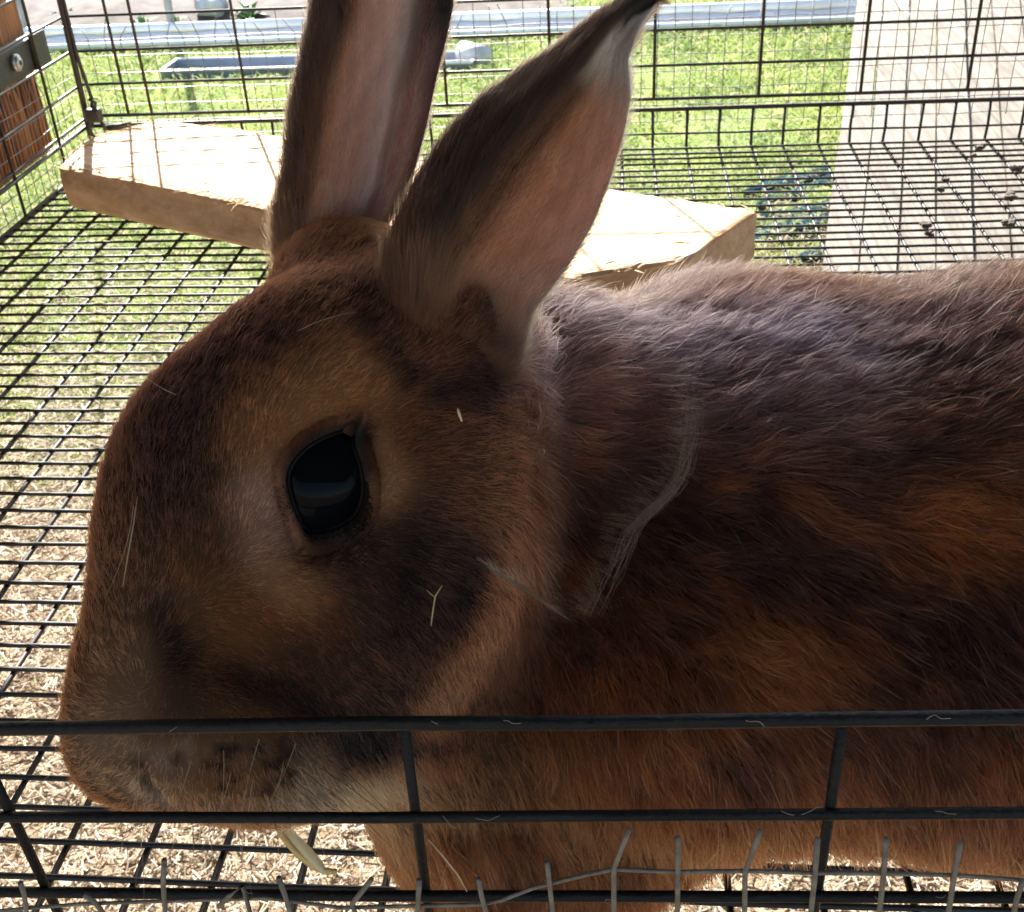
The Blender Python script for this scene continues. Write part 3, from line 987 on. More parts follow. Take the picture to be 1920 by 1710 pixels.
# ---- ears: curved sheets from measured left and right edges
def lerp_poly(poly, s):
    poly = np.array(poly, float)
    seg = np.linalg.norm(np.diff(poly, axis=0), axis=1)
    cum = np.concatenate([[0], np.cumsum(seg)]) / seg.sum()
    return np.stack([np.interp(s, cum, poly[:, i]) for i in range(2)], -1)
EARS = [
    dict(L=[(705, 650), (722, 480), (748, 400), (790, 322), (845, 240), (905, 182), (985, 128), (1052, 84), (1105, 42), (1150, 14), (1205, -14), (1232, -6)],
         R=[(880, 745), (965, 700), (988, 640), (1000, 585), (1030, 545), (1068, 495), (1112, 420), (1143, 340), (1170, 250), (1183, 180), (1178, 112), (1195, 60), (1232, 2)],
         Z0=0.279, Z1=0.312, amp=0.0120, kind='near'),
    dict(L=[(560, 640), (515, 470), (512, 410), (530, 310), (543, 200), (560, 120), (578, 40), (592, -40), (620, -150), (680, -250), (745, -292)],
         R=[(730, 560), (722, 430), (748, 388), (775, 330), (800, 235), (820, 140), (838, 70), (850, 10), (848, -60), (825, -180), (752, -290)],
         Z0=0.330, Z1=0.345, amp=0.0110, kind='far'),
]
def ear_point(E, s, t, off=0.0):
    L_ = lerp_poly(E['L'], s); R_ = lerp_poly(E['R'], s)
    u = (t + 1) / 2
    p2 = L_ * (1 - u)[..., None] + R_ * u[..., None]
    w = np.sin(np.clip(s, 0.02, 1) ** 0.7 * math.pi) ** 0.5 * 0.75 + 0.25
    # left part rolls forward as a convex ridge, right part is a hollow that rises again at the rim
    z = -0.55 * np.exp(-((t + 0.45) / 0.38) ** 2) + 0.38 * np.exp(-((t - 0.30) / 0.45) ** 2) + 0.55 * np.clip(-t - 0.7, 0, 1) * 2
    if E['kind'] == 'far':
        z = z + 0.5 * np.exp(-((t - 0.55) / 0.07) ** 2) - 0.3 * np.exp(-((t - 0.72) / 0.12) ** 2)
    z = z * E['amp'] * w * (1 - 0.6 * np.clip((s - 0.6) / 0.4, 0, 1))
    if E['kind'] == 'near':
        z = z + 0.008 * np.clip(1 - s / 0.20, 0, 1) ** 1.2 * np.clip((0.2 - t) / 1.0, 0, 1) + 0.012 * np.clip(1 - s / 0.10, 0, 1)
    Z = E['Z0'] * (1 - s) + E['Z1'] * s + z + off
    c = np.stack([(p2[..., 0] - 960) / F * Z, (p2[..., 1] - 855) / F * Z, Z], -1)
    return c @ MC + np.array([0, 0, CAMZ])
EV, EQ, EST = [], [], []
base = len(BV)
NS, NT = 70, 40
for E in EARS:
    s, t = np.meshgrid(np.linspace(0, 1, NS), np.linspace(-1, 1, NT), indexing='ij')
    thk = 0.0016 * (1 - 0.7 * np.abs(t) ** 6) * (1 - 0.6 * s ** 8)
    f_ = ear_point(E, s, t, 0) .reshape(-1, 3)
    bk = ear_point(E, s, t, thk).reshape(-1, 3)
    E['base'] = base
    o0 = base
    EV += [f_, bk]
    n_ = NS * NT
    def id_(i, j, side): return o0 + side * n_ + i * NT + j
    for i in range(NS - 1):
        for j in range(NT - 1):
            EQ.append((id_(i, j, 0), id_(i + 1, j, 0), id_(i + 1, j + 1, 0), id_(i, j + 1, 0)))
            EQ.append((id_(i, j, 1), id_(i, j + 1, 1), id_(i + 1, j + 1, 1), id_(i + 1, j, 1)))
        for j, fl in ((0, False), (NT - 1, True)):
            q = (id_(i, j, 0), id_(i, j, 1), id_(i + 1, j, 1), id_(i + 1, j, 0))
            EQ.append(q[::-1] if fl else q)
    base += 2 * n_
RV = np.concatenate([BV] + EV)
RQ = np.concatenate([BQ, np.array(EQ)])

# ---- pigment: coat colour blobs, plus painted sky sheen and crease shade
def C3(r, g, b): return np.array([r, g, b])
BASE = C3(0.115, 0.055, 0.026)
# (px,py,Z, radius_m, colour, strength)
BLOBS = [
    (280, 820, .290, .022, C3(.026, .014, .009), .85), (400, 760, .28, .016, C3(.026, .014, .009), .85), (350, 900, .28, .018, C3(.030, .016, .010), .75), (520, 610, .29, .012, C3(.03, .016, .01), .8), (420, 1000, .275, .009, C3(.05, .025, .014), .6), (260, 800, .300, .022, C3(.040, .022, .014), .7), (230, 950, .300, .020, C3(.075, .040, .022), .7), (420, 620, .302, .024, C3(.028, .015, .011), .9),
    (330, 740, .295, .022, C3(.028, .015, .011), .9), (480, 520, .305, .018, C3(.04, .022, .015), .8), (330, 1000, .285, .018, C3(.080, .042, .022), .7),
    (250, 1150, .292, .016, C3(.11, .062, .034), .6), (230, 1290, .29, .014, C3(.30, .165, .09), .85), (180, 1420, .29, .012, C3(.34, .21, .13), .9),
    (570, 715, .275, .0165, C3(.34, .155, .06), .95), (670, 700, .272, .0125, C3(.32, .145, .058), .9), (505, 810, .270, .011, C3(.33, .145, .058), .9),
    (716, 905, .264, .0075, C3(.50, .25, .12), 1), (706, 845, .266, .0055, C3(.40, .19, .085), .95), (500, 955, .266, .0095, C3(.56, .30, .20), 1), (676, 806, .27, .0042, C3(.012, .008, .006), 1), (610, 1022, .27, .0050, C3(.02, .012, .009), 1), (660, 1000, .27, .0035, C3(.03, .016, .012), .9),
    (528, 1030, .264, .0085, C3(.42, .22, .14), 1), (560, 1085, .264, .0085, C3(.38, .18, .08), .9), (430, 1060, .27, .012, C3(.17, .075, .03), .7),
    (480, 1190, .27, .016, C3(.20, .088, .034), .8), (400, 1130, .27, .016, C3(.14, .06, .025), .6),
    (345, 1235, .270, .0075, C3(.06, .032, .02), .7), (350, 1330, .27, .008, C3(.07, .036, .02), .5), (470, 1320, .265, .011, C3(.16, .075, .032), .6),
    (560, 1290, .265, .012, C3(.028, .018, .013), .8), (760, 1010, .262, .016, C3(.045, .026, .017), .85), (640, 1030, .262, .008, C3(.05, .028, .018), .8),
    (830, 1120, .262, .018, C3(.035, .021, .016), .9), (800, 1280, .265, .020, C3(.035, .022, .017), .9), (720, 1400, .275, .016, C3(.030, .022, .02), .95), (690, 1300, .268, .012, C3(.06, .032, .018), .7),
    (850, 860, .268, .018, C3(.12, .055, .027), .5), (960, 900, .275, .016, C3(.17, .075, .035), .6),
    (960, 1130, .275, .0085, C3(.36, .15, .075), .95), (915, 1215, .275, .0075, C3(.36, .155, .075), .95), (868, 1290, .275, .007, C3(.36, .165, .08), .95), (830, 1350, .275, .0065, C3(.36, .17, .085), .95), (1000, 1040, .28, .009, C3(.28, .12, .06), .8),
    (420, 1420, .266, .012, C3(.28, .14, .065), .8), (400, 1490, .268, .014, C3(.33, .18, .09), .9), (300, 1450, .275, .006, C3(.32, .20, .13), .8), (280, 1490, .28, .007, C3(.36, .25, .17), .9),
    (600, 1500, .275, .012, C3(.34, .24, .16), .95), (690, 1415, .275, .0085, C3(.012, .011, .012), 1), (215, 1386, .28, .0020, C3(.38, .23, .14), .8), (250, 1402, .28, .0020, C3(.38, .23, .14), .8), (300, 1418, .28, .0028, C3(.34, .21, .14), .8), (345, 1400, .28, .0024, C3(.38, .24, .15), .8), (258, 1434, .28, .0018, C3(.05, .02, .018), .9), (330, 1425, .28, .0018, C3(.06, .03, .02), .8), (700, 1510, .28, .012, C3(.38, .27, .17), .9), (520, 1400, .268, .012, C3(.11, .05, .024), .6), (760, 1560, .29, .014, C3(.34, .20, .11), .9),
    (1080, 620, .34, .026, C3(.24, .18, .18), .9), (1250, 640, .33, .030, C3(.27, .20, .215), .9), (1400, 680, .33, .024, C3(.27, .195, .22), .85), (1550, 660, .33, .022, C3(.23, .185, .225), .8), (1600, 740, .325, .018, C3(.17, .11, .10), .7),  # pinkish grey sky sheen painted into the back fur
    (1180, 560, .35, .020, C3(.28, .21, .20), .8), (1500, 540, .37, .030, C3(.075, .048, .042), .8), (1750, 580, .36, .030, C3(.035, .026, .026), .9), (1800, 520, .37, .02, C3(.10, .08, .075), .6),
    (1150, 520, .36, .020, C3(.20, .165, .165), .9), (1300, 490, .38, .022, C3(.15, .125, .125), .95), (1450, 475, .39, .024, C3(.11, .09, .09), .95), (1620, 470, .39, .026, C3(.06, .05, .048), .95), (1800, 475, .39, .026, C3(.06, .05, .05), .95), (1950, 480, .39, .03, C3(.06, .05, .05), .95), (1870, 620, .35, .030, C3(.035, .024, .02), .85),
    (1280, 760, .31, .020, C3(.10, .045, .03), .6), (1150, 730, .315, .016, C3(.17, .09, .06), .7),
    (1200, 950, .30, .022, C3(.06, .032, .022), .8), (1350, 1000, .30, .030, C3(.050, .028, .019), .8), (1600, 950, .30, .035, C3(.060, .033, .020), .8), (1550, 1180, .295, .022, C3(.032, .018, .015), .85),
    (1200, 1300, .29, .022, C3(.12, .052, .024), .7), (1480, 1270, .285, .014, C3(.30, .13, .048), .9), (1830, 1000, .30, .013, C3(.32, .13, .045), .85), (1300, 1440, .285, .02, C3(.14, .065, .028), .7),
    (1420, 1480, .285, .010, C3(.05, .028, .02), .8), (1700, 1350, .29, .026, C3(.065, .036, .020), .7), (1850, 1250, .29, .016, C3(.03, .02, .016), .8), (1260, 1430, .285, .008, C3(.24, .12, .06), .6),
    (300, 1150, .28, .004, C3(.02, .011, .008), .7), (318, 1190, .28, .004, C3(.02, .011, .008), .8), (338, 1235, .28, .004, C3(.02, .011, .008), .8), (440, 1268, .27, .004, C3(.025, .013, .009), .7), (480, 1285, .27, .0045, C3(.02, .011, .008), .8), (525, 1300, .27, .0045, C3(.018, .01, .008), .85), (565, 1322, .27, .005, C3(.018, .01, .008), .85), (610, 1345, .27, .005, C3(.02, .012, .009), .8),  # muzzle crease shade painted as dark lines
    (785, 1030, .265, .0035, C3(.016, .010, .008), .85), (772, 1080, .265, .0035, C3(.016, .010, .008), .85), (766, 1130, .265, .0035, C3(.016, .010, .008), .85), (764, 1180, .265, .0035, C3(.018, .011, .009), .8), (895, 1070, .27, .0045, C3(.02, .012, .01), .8), (885, 1130, .27, .0045, C3(.02, .012, .01), .8), (860, 1190, .27, .0045, C3(.018, .012, .01), .8), (700, 600, .29, .0045, C3(.02, .012, .01), .8), (735, 650, .285, .0045, C3(.02, .012, .01), .8), (775, 700, .285, .0045, C3(.018, .012, .01), .85), (840, 735, .285, .0045, C3(.018, .012, .01), .85), (910, 735, .285, .006, C3(.02, .012, .012), .85), (965, 700, .285, .006, C3(.02, .012, .012), .85),  # cheek crease and under-ear shade painted dark
    (1050, 1580, .285, .020, C3(.26, .14, .062), .85), (1250, 1590, .285, .020, C3(.21, .11, .050), .8), (1500, 1600, .29, .022, C3(.20, .105, .048), .75), (1800, 1600, .29, .030, C3(.15, .08, .042), .7), (850, 1580, .285, .014, C3(.24, .13, .06), .8),
    (980, 1660, .29, .010, C3(.03, .018, .012), .7), (830, 1650, .29, .010, C3(.22, .10, .045), .8),
    (1100, 1200, .285, .014, C3(.10, .048, .028), .5),
    (860, 680, .285, .016, C3(.14, .055, .026), .6), (930, 715, .285, .008, C3(.05, .025, .02), .8), (700, 620, .29, .014, C3(.07, .034, .02), .6), (740, 490, .30, .016, C3(.035, .018, .012), .85), (860, 560, .295, .012, C3(.13, .05, .024), .6),
]
for _k in range(20):
    BLOBS.append((RS.uniform(370, 600), RS.uniform(1395, 1500), .27, RS.uniform(.0009, .0016), C3(.02, .012, .009), .9))
for _k in range(70):     # mottling of the flank: small dark and rust patches
    _c = C3(.018, .011, .008) if RS.rand() < .55 else C3(.26, .11, .042)
    BLOBS.append((RS.uniform(1040, 1960), RS.uniform(780, 1560), .29, RS.uniform(.002, .0060), _c, RS.uniform(.2, .55)))
for _k in range(26):
    BLOBS.append((RS.uniform(1050, 1960), RS.uniform(540, 800), .31, RS.uniform(.003, .007), C3(.035, .02, .016), RS.uniform(.4, .8)))
BP = np.array([at(b[0], b[1], b[2]) for b in BLOBS]); BR = np.array([b[3] for b in BLOBS]); BC = np.array([b[4] for b in BLOBS]); BS = np.array([b[5] for b in BLOBS])
STREAKS = [([(1292, 700), (1300, 790), (1290, 860), (1262, 920), (1215, 960), (1185, 985), (1160, 1050), (1130, 1110), (1112, 1155)], .0012, C3(.40, .27, .18), 0.9),
           ([(915, 1062), (960, 1090), (1010, 1122), (1072, 1165)], .0007, C3(.40, .25, .18), 0.9)]
def to_px(P):
    c = (P - np.array([0, 0, CAMZ])) @ MC.T
    return 960 + F * c[:, 0] / c[:, 2], 855 + F * c[:, 1] / c[:, 2], c[:, 2]
_fx, _fy, _fz = None, None, None
def snap(px, py, Z):
    m_ = np.hypot(_fx - px, _fy - py) < 16
    if not m_.any(): return Z
    zz = _fz[m_].min()
    return zz if abs(zz - Z) < 0.06 else Z
_fx, _fy, _fz = to_px(BV)
BP = np.array([at(b[0], b[1], snap(b[0], b[1], b[2])) for b in BLOBS])
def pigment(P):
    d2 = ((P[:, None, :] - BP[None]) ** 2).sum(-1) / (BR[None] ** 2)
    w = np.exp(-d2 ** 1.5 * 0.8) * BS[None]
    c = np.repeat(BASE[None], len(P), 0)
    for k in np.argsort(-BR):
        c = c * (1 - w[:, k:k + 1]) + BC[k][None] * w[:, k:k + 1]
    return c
def pigment_big(P):
    return np.concatenate([pigment(P[i:i + 40000]) for i in range(0, len(P), 40000)])
def ear_colour(E, s, t):
    """pigment across the ear: dark haired rim, orange, bare pink, pale edge"""
    n_ = s.size
    s, t = s.ravel(), t.ravel()
    if E['kind'] == 'near':
        st = np.array([-1, -.62, -.38, -.12, .2, .6, .9, 1.0])
        cs = np.array([(.05, .028, .018), (.020, .010, .006), (.022, .010, .006), (.09, .034, .013), (.58, .23, .11), (.82, .37, .21), (.80, .37, .23), (.6, .33, .22)])
        sh = (1 - s) * -0.10 + 0.15 * s
        c = np.stack([np.interp(t - sh, st, cs[:, i]) for i in range(3)], -1)
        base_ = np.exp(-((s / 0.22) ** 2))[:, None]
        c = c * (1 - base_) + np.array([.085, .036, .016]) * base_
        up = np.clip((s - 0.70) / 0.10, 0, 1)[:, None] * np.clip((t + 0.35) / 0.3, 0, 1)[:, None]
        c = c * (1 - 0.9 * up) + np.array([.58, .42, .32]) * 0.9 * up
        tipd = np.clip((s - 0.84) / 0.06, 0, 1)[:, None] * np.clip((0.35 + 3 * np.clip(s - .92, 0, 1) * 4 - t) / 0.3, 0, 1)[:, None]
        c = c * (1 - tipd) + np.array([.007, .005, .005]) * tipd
    else:
        st = np.array([-1, -.72, -.55, -.38, -.1, .30, .50, .56, .62, .85, 1.0])
        cs = np.array([(.06, .035, .022), (.035, .018, .011), (.12, .05, .024), (.58, .25, .13), (.72, .40, .28), (.74, .50, .40), (.78, .58, .48), (.62, .42, .33), (.48, .22, .17), (.50, .24, .18), (.14, .07, .06)])
        c = np.stack([np.interp(t, st, cs[:, i]) for i in range(3)], -1)
        up = np.clip((s - 0.42) / 0.2, 0, 1)[:, None]
        dk = up * np.clip(np.abs(t - 0.05) / 0.55 - 0.35, 0, 1)[:, None]
        c = c * (1 - dk) + np.array([.045, .026, .02]) * dk
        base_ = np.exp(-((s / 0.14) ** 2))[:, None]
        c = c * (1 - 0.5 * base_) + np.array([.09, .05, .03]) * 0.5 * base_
    c = c * (1 + 0.14 * np.sin(t * 23 + 3 * np.sin(s * 9)) * np.sin(s * 31 + t * 7) * np.clip(s * 2, 0, 1))[:, None]
    return c

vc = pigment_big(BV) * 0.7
cols = [vc]
for E in EARS:
    s, t = np.meshgrid(np.linspace(0, 1, NS), np.linspace(-1, 1, NT), indexing='ij')
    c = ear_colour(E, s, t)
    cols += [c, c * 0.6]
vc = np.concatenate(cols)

rab = mesh_obj('rabbit', RV, RQ.tolist(), M_skin, None, True)
tag(rab, 'large brown agouti rabbit with upright ears resting in the wire cage', 'rabbit')
at_ = rab.data.color_attributes.new('col', 'FLOAT_COLOR', 'POINT')
cc = np.ones((len(RV), 4), np.float32); cc[:, :3] = vc
at_.data.foreach_set('color', cc.ravel())

# ---- eye
bm = bmesh.new()
bmesh.ops.create_uvsphere(bm, u_segments=48, v_segments=32, radius=EYE_R)
me = D.meshes.new('eye'); bm.to_mesh(me); bm.free()
me.materials.append(M_eye)
me.polygons.foreach_set('use_smooth', [True] * len(me.polygons))
eye = link(D.objects.new('eye', me), rab)
eye.location = EYE_C
LID = [(540, 908), (545, 876), (566, 848), (596, 826), (630, 812), (662, 805), (664, 836), (677, 878), (681, 922), (669, 962), (642, 984), (606, 996), (574, 994), (554, 958)]
def on_eye(px, py, lift=0.0):
    """point on the eyeball (or on its rim plane) seen at a photo pixel"""
    d = MC.T @ np.array([(px - 960) / F, (py - 855) / F, 1.0]); d /= np.linalg.norm(d)
    o_ = np.array([0, 0, CAMZ]); oc = o_ - EYE_C
    b = oc @ d; r = EYE_R + lift
    disc = b * b - (oc @ oc - r * r)
    if disc > 0: return o_ + d * (-b - math.sqrt(disc))
    t = -b
    p_ = o_ + d * t
    return p_
lid_pts = []
nL = len(LID)
for i in range(nL):
    p0, p1, p2_, p3 = [np.array(LID[(i + k) % nL], float) for k in (-1, 0, 1, 2)]
    for t in (0, .25, .5, .75):
        q = 0.5 * ((2 * p1) + (-p0 + p2_) * t + (2 * p0 - 5 * p1 + 4 * p2_ - p3) * t * t + (-p0 + 3 * p1 - 3 * p2_ + p3) * t ** 3)
        lid_pts.append(on_eye(q[0], q[1], 0.0002))
pts = [Vector(p_) for p_ in lid_pts]
pts.append(pts[0])
V, Fc = tube(pts, 0.0006, 8, False)
o = mesh_obj('eyelid', V, Fc, M_lid, rab, True)
# skin of the lids between lid edge and face
LPX = np.array([[*[float(q_[0]) for q_ in to_px(np.array([p_]))][:2]] for p_ in lid_pts])
LC = LPX.mean(0)
def bz(px, py):
    return snap(px, py, 0.27)
V = []
for p_, l2 in zip(lid_pts, LPX):
    z0_ = to_px(np.array([p_]))[2][0] - 0.0005
    zo = bz(*(LC + (l2 - LC) * 1.38)) + 0.0005
    for gq, wq in ((1.0, 0.0), (1.05, 0.12), (1.17, 0.52), (1.36, 1.0)):
        e_ = LC + (l2 - LC) * gq
        V.append(at(e_[0], e_[1], z0_ * (1 - wq) + zo * wq - 0.0009 * math.sin(math.pi * min(1, wq + 0.15))))
APR = np.array(V).reshape(len(lid_pts), 4, 3)
Fc = []
m_ = len(lid_pts)
for i in range(m_):
    j = (i + 1) % m_
    for q in range(3):
        Fc.append((i * 4 + q, j * 4 + q, j * 4 + q + 1, i * 4 + q + 1))
o = mesh_obj('eye_rim', V, Fc, M_skin, rab, True)
rc = pigment_big(APR.reshape(-1, 3)).reshape(-1, 4, 3) * 0.25
rc[:, 0] = (.006, .004, .004); rc[:, 1] = (.012, .007, .005); rc[:, 2] = (.03, .014, .008); rc[:, 3] = np.minimum(rc[:, 3], np.array([.07, .03, .014]))
at_ = o.data.color_attributes.new('col', 'FLOAT_COLOR', 'POINT')
cc = np.ones((len(V), 4), np.float32); cc[:, :3] = rc.reshape(-1, 3)
at_.data.foreach_set('color', cc.ravel())

# ---- fur
tri = np.concatenate([BQ[:, [0, 1, 2]], BQ[:, [0, 2, 3]]])
A, B_, C_ = BV[tri[:, 0]], BV[tri[:, 1]], BV[tri[:, 2]]
fn = np.cross(B_ - A, C_ - A)
area = np.linalg.norm(fn, axis=1) / 2
vn = np.zeros_like(BV)
for k in range(3): np.add.at(vn, tri[:, k], fn)
vn /= np.linalg.norm(vn, axis=1)[:, None] + 1e-12
cen = (A + B_ + C_) / 3
view = np.array([0, 0, CAMZ]) - cen
fnn = fn / (np.linalg.norm(fn, axis=1)[:, None] + 1e-12)
facing = (view * fnn).sum(1) / np.linalg.norm(view, axis=1)
pxx, pyy, _z = to_px(cen)
dens = np.where(facing > -0.25, 1.0, 0.22)
dens *= np.where(pxx > 2050, 0.35, 1.0)
headness = pxx < 980
dens *= np.where(headness, 1.5, 1.0)
dens *= np.where(cen[:, 2] < 0.004, 0.15, 1.0)
NH = 500000
pr_ = area * dens; pr_ /= pr_.sum()
ti = RS.choice(len(tri), NH, p=pr_)
r1, r2 = np.sqrt(RS.rand(NH)), RS.rand(NH)
w0, w1, w2 = 1 - r1, r1 * (1 - r2), r1 * r2
root = A[ti] * w0[:, None] + B_[ti] * w1[:, None] + C_[ti] * w2[:, None]
nor = vn[tri[ti, 0]] * w0[:, None] + vn[tri[ti, 1]] * w1[:, None] + vn[tri[ti, 2]] * w2[:, None]
nor /= np.linalg.norm(nor, axis=1)[:, None]
hx, hy, hz_ = to_px(root)
# no hair on the eye opening
LP = np.array(LID, float)
def in_lid(x, y, grow=1.0):
    q = (LP - LP.mean(0)) * grow + LP.mean(0)
    c = np.zeros(len(x), bool)
    for i in range(len(q)):
        (ax_, ay_), (bx_, by_) = q[i], q[(i + 1) % len(q)]
        c ^= ((ay_ > y) != (by_ > y)) & (x < (bx_ - ax_) * (y - ay_) / (by_ - ay_ + 1e-12) + ax_)
    return c
from_eye = np.hypot((hx - 612) / 80, (hy - 906) / 105)
keep = ~(in_lid(hx, hy, 1.07) & (hz_ < 0.31))
root, nor, hx, hy, hz_ = root[keep], nor[keep], hx[keep], hy[keep], hz_[keep]
# flow field (photo-pixel anchors turned into directions in space)
FLOW = [(200, 900, .25, -1, .296), (170, 1200, -.2, -1, .295), (300, 700, .6, -.9, .30), (500, 520, .7, -.6, .305), (450, 850, .3, -1, .275), (350, 1000, .1, -1, .28), (300, 1150, .25, -.8, .285), (350, 1230, .8, .0, .28), (230, 1250, -.3, -.6, .29), (170, 1300, -.7, -.2, .29),
        (420, 1200, .9, .35, .27), (520, 1290, .95, .45, .268), (560, 1120, .95, .2, .265), (640, 1200, .9, .55, .265), (700, 700, .8, -.5, .272), (600, 640, .7, -.7, .275), (760, 820, .95, -.1, .268), (850, 800, 1, -.25, .27),
        (800, 950, .95, .1, .262), (760, 1150, .7, .75, .262), (850, 1250, .35, .95, .265), (950, 1050, .8, .6, .27), (960, 1180, .2, 1, .272), (300, 1350, .0, .7, .28), (200, 1400, -.7, .6, .29), (420, 1450, .1, 1, .27), (600, 1420, .6, .8, .27), (720, 1450, .5, .9, .28),
        (1050, 650, .9, -.55, .33), (1100, 560, .8, -.7, .35), (1300, 520, .75, -.7, .36), (1500, 500, .7, -.75, .38), (1800, 500, .7, -.8, .38), (1250, 650, .95, -.4, .33), (1500, 650, .95, -.35, .33), (1700, 620, .8, -.6, .34),
        (1150, 780, 1, .1, .31), (1400, 800, 1, .0, .31), (1700, 800, .95, -.1, .31), (1200, 900, .95, .4, .30), (1500, 950, .9, .45, .30), (1850, 950, .9, .4, .30), (1050, 1050, .6, .8, .29), (1200, 1150, .55, .85, .29), (1500, 1150, .7, .75, .295), (1850, 1150, .6, .8, .3),
        (1000, 1300, .4, .95, .28), (1200, 1400, .4, .95, .285), (1500, 1350, .55, .9, .285), (1800, 1400, .4, .9, .29), (1000, 1550, .15, 1, .285), (1300, 1560, .2, 1, .285), (1600, 1560, .25, 1, .285), (1900, 1560, .3, 1, .29), (800, 620, .5, -.9, .29), (720, 500, .3, -1, .30), (880, 720, .9, .1, .28)]
FP = np.array([at(a, b, snap(a, b, z)) for a, b, _, _, z in FLOW])
FD = np.array([(MC[0] * u_ + MC[1] * v_) for _, _, u_, v_, _ in FLOW]); FD /= np.linalg.norm(FD, axis=1)[:, None]
def flow(P):
    out = np.empty_like(P)
    for i in range(0, len(P), 40000):
        Q = P[i:i + 40000]
        d2 = ((Q[:, None, :] - FP[None]) ** 2).sum(-1)
        w = 1 / (d2 + 0.008 ** 2) ** 2
        out[i:i + 40000] = (w @ FD) / w.sum(1)[:, None]
    return out
fl = flow(root)
# far side of the body flows backwards and down
away = (root[:, 1] > 0.335) & (root[:, 0] > -0.02) & (nor[:, 1] > 0.3)
fl[away] = np.array([0.9, 0.2, -0.35])
def wobble(P, wl, seed): return np.stack([snoise(P, wl, seed + k) for k in range(3)], 1)
n = len(root)
bodyw = np.clip((root[:, 0] + 0.035) / 0.04, 0, 1)                   # 0 on the face, 1 on the body
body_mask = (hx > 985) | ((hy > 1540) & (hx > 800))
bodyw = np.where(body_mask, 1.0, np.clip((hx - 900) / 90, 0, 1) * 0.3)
facew = 1 - bodyw
fl = fl + wobble(root, 0.016, 31) * (0.16 + 0.20 * bodyw)[:, None] + wobble(root, 0.006, 41) * (0.14 + 0.14 * bodyw)[:, None] + RS.normal(0, 0.13, (n, 3))
tg = fl - nor * (fl * nor).sum(1)[:, None]
tg /= np.linalg.norm(tg, axis=1)[:, None] + 1e-9
ln = (0.0044 + 0.0056 * bodyw) * RS.uniform(0.6, 1.15, n)
near_eye = np.exp(-((np.maximum(from_eye[keep] - 1, 0)) / 0.55) ** 2) * (hz_ < 0.31)
ln *= 1 - 0.42 * near_eye
muz = np.exp(-(((hx - 300) / 220) ** 2 + ((hy - 1400) / 150) ** 2))
ln *= 1 - 0.40 * muz * facew
chinw = (hx > 640) & (hx < 900) & (hy > 1400)
ln = np.where(chinw, ln * 1.6, ln)
lift = np.clip(0.36 + 0.16 * bodyw + snoise(root, 0.010, 77) * 0.12 + RS.normal(0, 0.10, n), 0.10, 0.9)
lift = lift * (1 + 0.45 * near_eye)
guard = RS.rand(n) < 0.07
ln = np.where(guard, ln * 1.3, ln); lift = np.where(guard, lift + 0.12, lift)
K = 5
P = np.zeros((n, K, 3), np.float32)
clump = wobble(root, 0.0045, 55) * (0.0007 + 0.0024 * bodyw)[:, None] + wobble(root, 0.0022, 58) * (0.0003 + 0.0008 * bodyw)[:, None]
for q in range(K):
    t = q / (K - 1)
    out = nor * (ln * (lift * t - 0.35 * lift * t * t))[:, None]
    P[:, q] = root - nor * 0.0006 + out + tg * (ln * t * np.sqrt(np.clip(1 - (lift * 0.8) ** 2, 0.1, 1)))[:, None] + (clump + RS.normal(0, 0.00025, (n, 3))) * (t * t)
    P[:, q, 2] -= ln * 0.06 * t * t * bodyw
P[:, :, 2] = np.maximum(P[:, :, 2], -0.004)
rad = (0.000042 + 0.000034 * bodyw) * RS.uniform(0.6, 1.4, n) * np.where(guard, 1.35, 1.0)
R = rad[:, None] * np.array([1.0, 1.05, 0.95, 0.65, 0.15])[None]
sm = root + tg * (ln * 0.9)[:, None]
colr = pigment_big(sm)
# ticking: individual hairs dark or tan tipped, with streaks along the lie of the coat
al = (root * tg).sum(1)[:, None] * tg * 0.75
stv = snoise(root - al, 0.005, 91) * 0.5 + snoise(root - al, 0.013, 93) * 0.5
mul = np.exp(stv * (0.38 + 0.45 * bodyw) + (0.20 + 0.25 * bodyw) * snoise(root - al * 0.6, 0.022, 95) + 0.2 * bodyw * snoise(root - al, 0.009, 97) + RS.normal(0, 0.30, n))
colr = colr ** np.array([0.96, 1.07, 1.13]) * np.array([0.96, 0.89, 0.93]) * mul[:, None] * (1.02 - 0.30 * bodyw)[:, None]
dk = RS.rand(n) < 0.20
colr[dk] *= 0.35
lt_ = RS.rand(n) < 0.05
lt_ = lt_ & (RS.rand(n) < 0.6) | (guard & (RS.rand(n) < 0.15) & (bodyw > 0.5))
colr[lt_] = colr[lt_] * 0.5 + np.array([.26, .17, .11]) * 0.5
# light streaks where strands of pale dust cling to the coat
spx, spy, spz = to_px(sm)
for poly, wd, cst, stg in STREAKS:
    best = np.full(n, 1e9)
    for (ax_, ay_), (bx_, by_) in zip(poly, poly[1:]):
        vx_, vy_ = bx_ - ax_, by_ - ay_
        t = np.clip(((spx - ax_) * vx_ + (spy - ay_) * vy_) / (vx_ ** 2 + vy_ ** 2), 0, 1)
        best = np.minimum(best, np.hypot(spx - ax_ - t * vx_, spy - ay_ - t * vy_))
    wpx = wd * F / 0.29
    f_ = (np.exp(-(best / wpx) ** 2) * stg * (spz < 0.34))[:, None]
    colr = colr * (1 - f_) + cst * f_
colr = 0.10 * (colr / 0.10) ** 1.20 * 1.10
colr = np.clip(colr, 0.003, 0.75)
fur = curves_obj('fur', P, R, colr, M_fur, rab)

